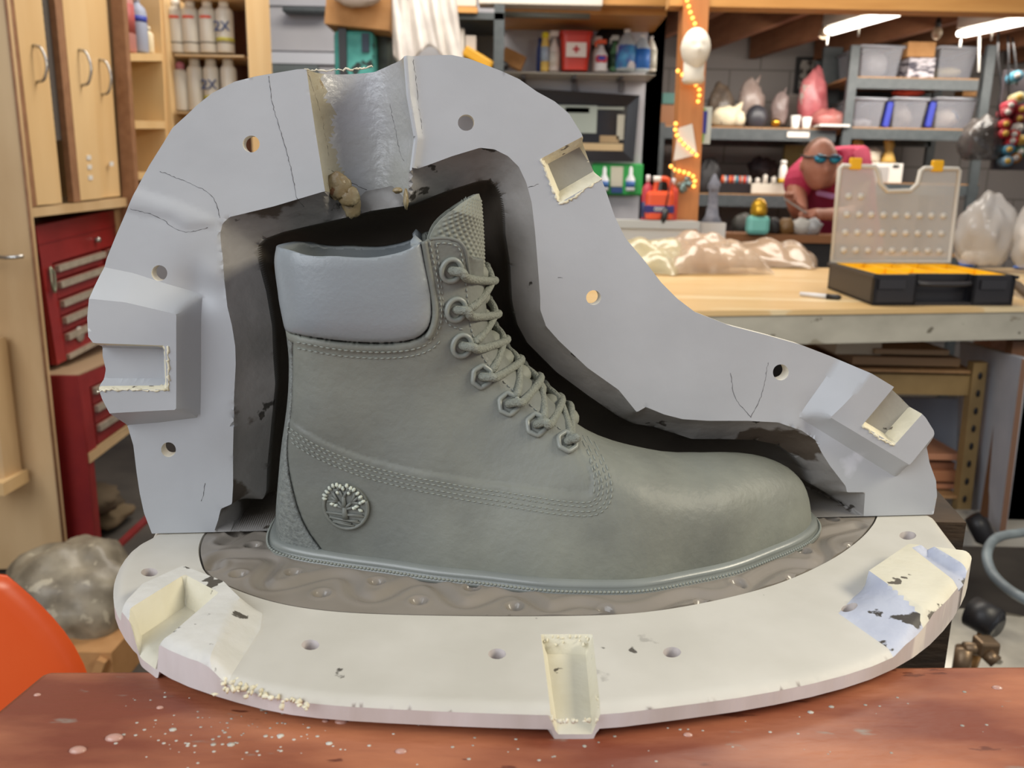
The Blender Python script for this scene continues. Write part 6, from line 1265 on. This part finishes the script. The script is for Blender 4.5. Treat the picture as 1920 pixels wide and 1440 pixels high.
# bags on the table
def film(name, c, size, seed, m, label, cat='bag', drape=None, rz=0, inner=None):
    t = thing(name, label, cat, setz(c, ZT)); r = np.random.default_rng(seed); nu, nv = 70, 44; vs = []
    kk = r.normal(size=(10, 2))*np.array([3.2, 3.2]); ph_ = r.uniform(0, 6.3, 10); cr, sr = math.cos(rz), math.sin(rz)
    for j in range(nv):
        for i in range(nu):
            u = i/(nu-1)*2-1; v = j/(nv-1)*2-1; e = max(0, 1-abs(u)**2.2)*max(0, 1-abs(v)**2.2); w_ = sum(abs(math.sin(kk[q]@np.array([u, v])+ph_[q]))-.6 for q in range(10))/10
            z = size[2]*(e**.6)*(.85+1.1*w_)+.004+.012*abs(w_)*(1-e)*2; x = u*size[0]/2*(1+.12*w_); y = v*size[1]/2*(1+.15*w_); vs.append((x*cr-y*sr, x*sr+y*cr, max(.003, z)))
    mb = MB(); mb.add(vs, [(j*nu+i, j*nu+i+1, (j+1)*nu+i+1, (j+1)*nu+i) for j in range(nv-1) for i in range(nu-1)], True); mb.build('film', m, t)
    if inner: mb = MB(); mb.blob((0, 0, size[2]*.36), (size[0]*.6, size[1]*.6, size[2]*.74), seed+1, .1, 26); mb.build('wrapped_form', inner, t)
    return t
M_f1 = mat('yellowish_film', 'C9BC94', 'D8CCA8', 7, .16, alpha=.6, spec=1, bump=.6, bscale=9); M_f2 = mat('tan_film', 'C2A68A', 'D2BAA0', 7, .16, alpha=.62, spec=1, bump=.6, bscale=9)
M_i1 = mat('yellow_cast', 'B0A684', 'C0B490', 9, .6, c3='8A8474', s3=12, t3=.6); M_i2 = mat('tan_cast', 'AC8A6C', 'BC9A7C', 9, .6)
film('plastic_bag', onZ(1212, 508, ZT), (.30, .30, .11), 5, M_f1, 'crumpled bag with a yellowish cast inside, leftmost on the table', rz=-.5, inner=M_i1)
film('plastic_bag', onZ(1318, 508, ZT), (.38, .34, .13), 6, M_f2, 'crumpled bag with a tan cast inside, middle of the three on the table', rz=.25, inner=M_i2)
film('plastic_bag', onZ(1440, 497, ZT), (.36, .34, .10), 7, M_f2, 'flatter clear bag with a tan cast inside, rightmost of the three on the table', rz=-.35, inner=M_i2)
# big clear bags at the right end of the table
def tallbag(c, size, seed, m, inner, label):
    t = thing('large_plastic_bag', label, 'bag', setz(c, ZT)); mb = MB(); mb.blob((0, 0, size[2]*.46), size, seed, .16, 54, True, 2.4); mb.build('film', m, t)
    if inner: mb = MB(); mb.blob((-.02, .0, size[2]*.5), (size[0]*.62, size[1]*.6, size[2]*.62), seed+3, .14, 30); mb.build('wrapped_form', inner, t)
M_wf = mat('white_clear_film', 'D8D4D0', 'E6E2DE', 5, .14, alpha=.45, spec=1, bump=1, bscale=9)
tallbag(onZ(1838, 508, ZT), (.21, .22, .30), 61, M_wf, flat('6E655E', .6), 'large clear bag with a dark grey form inside, beside the raised organizer lid')
tallbag(onZ(1948, 515, ZT), (.20, .22, .28), 65, M_wf, mat('white_foam', 'D0CCC8', rough=.7), 'large white cloudy bag at the right edge of the table')
bt = thing('blue_cup', 'white cup in a blue bowl between the organizer lid and the big bags', 'cup', onZ(1812, 503, ZT)); mb = MB(); mb.lathe([(.022, 0), (.034, .03), (.031, .03), (.02, .004)], cap=False); mb.build('bowl', flat('2F6FD0', .3), bt); mb = MB(); mb.lathe([(.018, .005), (.026, .05), (.012, .065)]); mb.build('cup', M_white, bt)
mb = MB(); q = onZ(1912, 505, ZT); mb.ball(q+ZZ*.008, .02, 12, (1.4, 1, .4)); single(mb, 'blue_disc', flat('2F6FD0', .3), 'small blue plastic piece beside the white cloudy bag', 'plastic piece')
# ================================================================== below the table on the right
M_tan = mat('tan_rack_enamel', '8A7148', '957B50', 20, .5); M_wpan = mat('scuffed_white_panel', 'B4B8C0', 'C4C6CC', 7, .6, c3='5E5C5C', s3=20, t3=.70)
tk = thing('tan_rack', 'tan metal rack under the table stacked with boards', 'rack', (px(1760, 900, 2.25)[0], 2.4, 0))
mb = MB(); pb(mb, 1560, 700, 1832, 742, 2.2, .03); mb.build('beam', M_tan, tk, True); mb = MB(); pb(mb, 1560, 690, 1832, 701, 2.2, .45); mb.build('shelf_board', M_chip, tk, True)
mb = MB(); mb.prism([(p[0], p[2]) for p in (px(1826,680,2.19), px(1852,680,2.19), px(1815,1000,2.19), px(1790,1000,2.19))], (0, 2.19, 0), (1, 0, 0), (0, 0, 1), (0, .03, 0)); mb.build('upright', M_tan, tk, True)
mb = MB()
for k in range(9): mb.ball(px(1838-k*4.2, 705+k*33, 2.188), .006, 8, (1, .3, 1.8))
mb.build('slot', M_black, tk, True)
mb = MB(); pb(mb, 1560, 925, 1800, 935, 2.2, .45); mb.build('lower_board', M_chip, tk, True)
for i, (x0, y0, x1, y1, c, lab) in enumerate(((1600, 668, 1800, 688, '9A7A58', 'stained board at the bottom of the stack on the tan rack'), (1640, 654, 1780, 667, 'A88A68', 'shorter board on top of the stained board, tan rack'), (1570, 632, 1652, 666, 'C8BCA4', 'pale plaster slab at the left of the board stack, tan rack'))):
    mb = MB(); pb(mb, x0, y0, x1, y1, 2.22+.01*i, .3, .002); single(mb, 'board' if i < 2 else 'plaster_slab', flat(c), lab, 'board' if i < 2 else 'slab')
for i, (x0, y0, x1, y1, c, lab) in enumerate(((1600, 905, 1818, 918, 'B07858', 'lowest pinkish board of the lower stack on the tan rack'), (1600, 880, 1795, 904, 'A8704E', 'second pinkish board up in the lower stack on the tan rack'), (1600, 848, 1804, 864, 'BA8262', 'top grooved pinkish board of the lower stack on the tan rack'))):
    mb = MB(); pb(mb, x0, y0, x1, y1, 2.24, .34, .002); single(mb, 'wood_board', flat(c), lab, 'board')
mb = MB(); pb(mb, 1600, 864, 1790, 880, 2.26, .3, .002); single(mb, 'wood_spacer', flat('8A5A40'), 'short dark spacer board under the top grooved board', 'board')
wp = thing('scuffed_whiteboard', 'scuffed white panel standing on edge under the right of the table', 'panel', px(1840, 1030, 2.1)); mb = MB()
vs = [px(1800,640,2.5), px(1916,672,2.02), px(1872,1012,2.02), px(1790,960,2.5)]; vs2 = [p+np.array([.02, .004, 0]) for p in vs]; mb.add(vs+vs2, [(0, 1, 2, 3), (4, 5, 6, 7), (0, 1, 5, 4), (1, 2, 6, 5), (2, 3, 7, 6), (3, 0, 4, 7)], False); mb.build('panel', M_wpan, wp, True)
mb = MB(); mb.add([px(1916,672,2.015), px(1926,676,2.015), px(1884,1012,2.015), px(1872,1012,2.015)]+[px(1916,672,2.03), px(1926,676,2.03), px(1884,1012,2.03), px(1872,1012,2.03)], [(0, 1, 2, 3), (4, 5, 6, 7), (0, 1, 5, 4), (1, 2, 6, 5), (2, 3, 7, 6), (3, 0, 4, 7)], False); mb.build('panel_edge', flat('7A5A46'), wp, True)
mb = MB(); pb(mb, 1640, 745, 1810, 925, 2.62, .02); single(mb, 'backing_sheet', flat('8A8E98'), 'blue-grey sheet standing behind the tan rack', 'sheet')
for i, (x0, x1, c, lab) in enumerate(((1900, 1925, '6E4A30', 'brown board standing right of the scuffed white panel'), (1928, 1960, 'A89468', 'tan board at the far right edge under the table'))): mb = MB(); pb(mb, x0, 640, x1, 1010, 2.12, .03); single(mb, 'upright_board', flat(c), lab, 'board')
mb = MB(); a = px(1815, 985, 2.0); b = px(1990, 1036, 2.0); mb.span((a[0]-.05, 2.03, b[2]), (b[0], 2.19, px(1815, 1005, 2.0)[2])); single(mb, 'low_platform', mat('dusty_white_platform', 'A8A296', 'B8B2A6', 10, .7, c3='6E685E', s3=14, t3=.66), 'dusty white low platform on the floor under the table', 'platform')
cl_ = thing('spring_clamp', 'black clamp lying on the low platform beside the white panel', 'clamp', px(1840, 1000, 1.98)); mb = MB(); mb.tube([px(1822,968,1.98), px(1835,985,1.97), px(1845,1010,1.96), px(1858,1022,1.95)], [.02, .026, .022, .01], 10); mb.build('jaw', M_black, cl_, True); mb = MB(); mb.tube([px(1842,972,1.98), px(1850,990,1.97), px(1860,1012,1.96)], .012, 8); mb.build('grip', flat('333236'), cl_, True)
# pressure pot with gauge, hose
pp = thing('pressure_pot', 'steel pressure pot with a black gauge on its lid, lower right corner', 'pot', (px(1880, 1230, 1.15)[0], 1.22, 0)); c = px(1885, 1238, 1.18)
ZL = c[2]; cx, cy = c[0]+.035, 1.2
mb = MB(); mb.lathe([(.15, 0), (.155, .02), (.155, ZL-.03), (.165, ZL-.025), (.165, ZL-.01), (.15, ZL), (.08, ZL+.006), (.0, ZL+.008)], (cx, cy, 0), seg=40); mb.build('vessel', mat('spattered_steel', 'A09C92', 'C0BCB0', 14, .35, metal=.3, c3='6A665C', s3=14, t3=.6), pp, True)
ga = px(1850, 1158, 1.12); mb = MB(); mb.cyl(ga+np.array([-.012, .02, .0]), ga+np.array([.008, -.012, -.004]), .024, seg=24); g1 = mb.build('gauge', M_black, pp, True); mb = MB(); mb.cyl(ga+np.array([.008, -.0125, -.004]), ga+np.array([.0085, -.0135, -.004]), .020, seg=24); mb.build('gauge_face', flat('2A2C30', .15), g1, True)
mb = MB(); mb.cyl(ga+np.array([0, 0, -.02]), (ga[0], ga[1]+.02, ZL), .008); mb.build('gauge_stem', mat('brass_fitting', '8E6A40', rough=.35, metal=.8), pp, True)
mb = MB(); a = px(1808, 1215, 1.08); mb.cyl(a, a-ZZ*.05, .012); mb.cyl(a, px(1845, 1218, 1.08), .009); mb.box(px(1848, 1212, 1.08), (.028, .028, .024), bev=.004); mb.cyl(px(1850,1225,1.07), px(1868,1242,1.06), .010); mb.build('valve', mat('dirty_brass', '7A6650', rough=.4, metal=.7), pp, True)
mb = MB(); mb.tube(spline([px(1990,985,1.5), px(1920,998,1.45), px(1870,1008,1.4), px(1851,1035,1.35), px(1858,1070,1.3), px(1885,1100,1.25), px(1925,1125,1.2), px(1990,1150,1.2)], 8), .0085, 10); single(mb, 'air_hose', mat('grey_blue_hose', '5E666A', '7A8488', 20, .45), 'grey-blue air hose looping in from the right edge', 'hose')
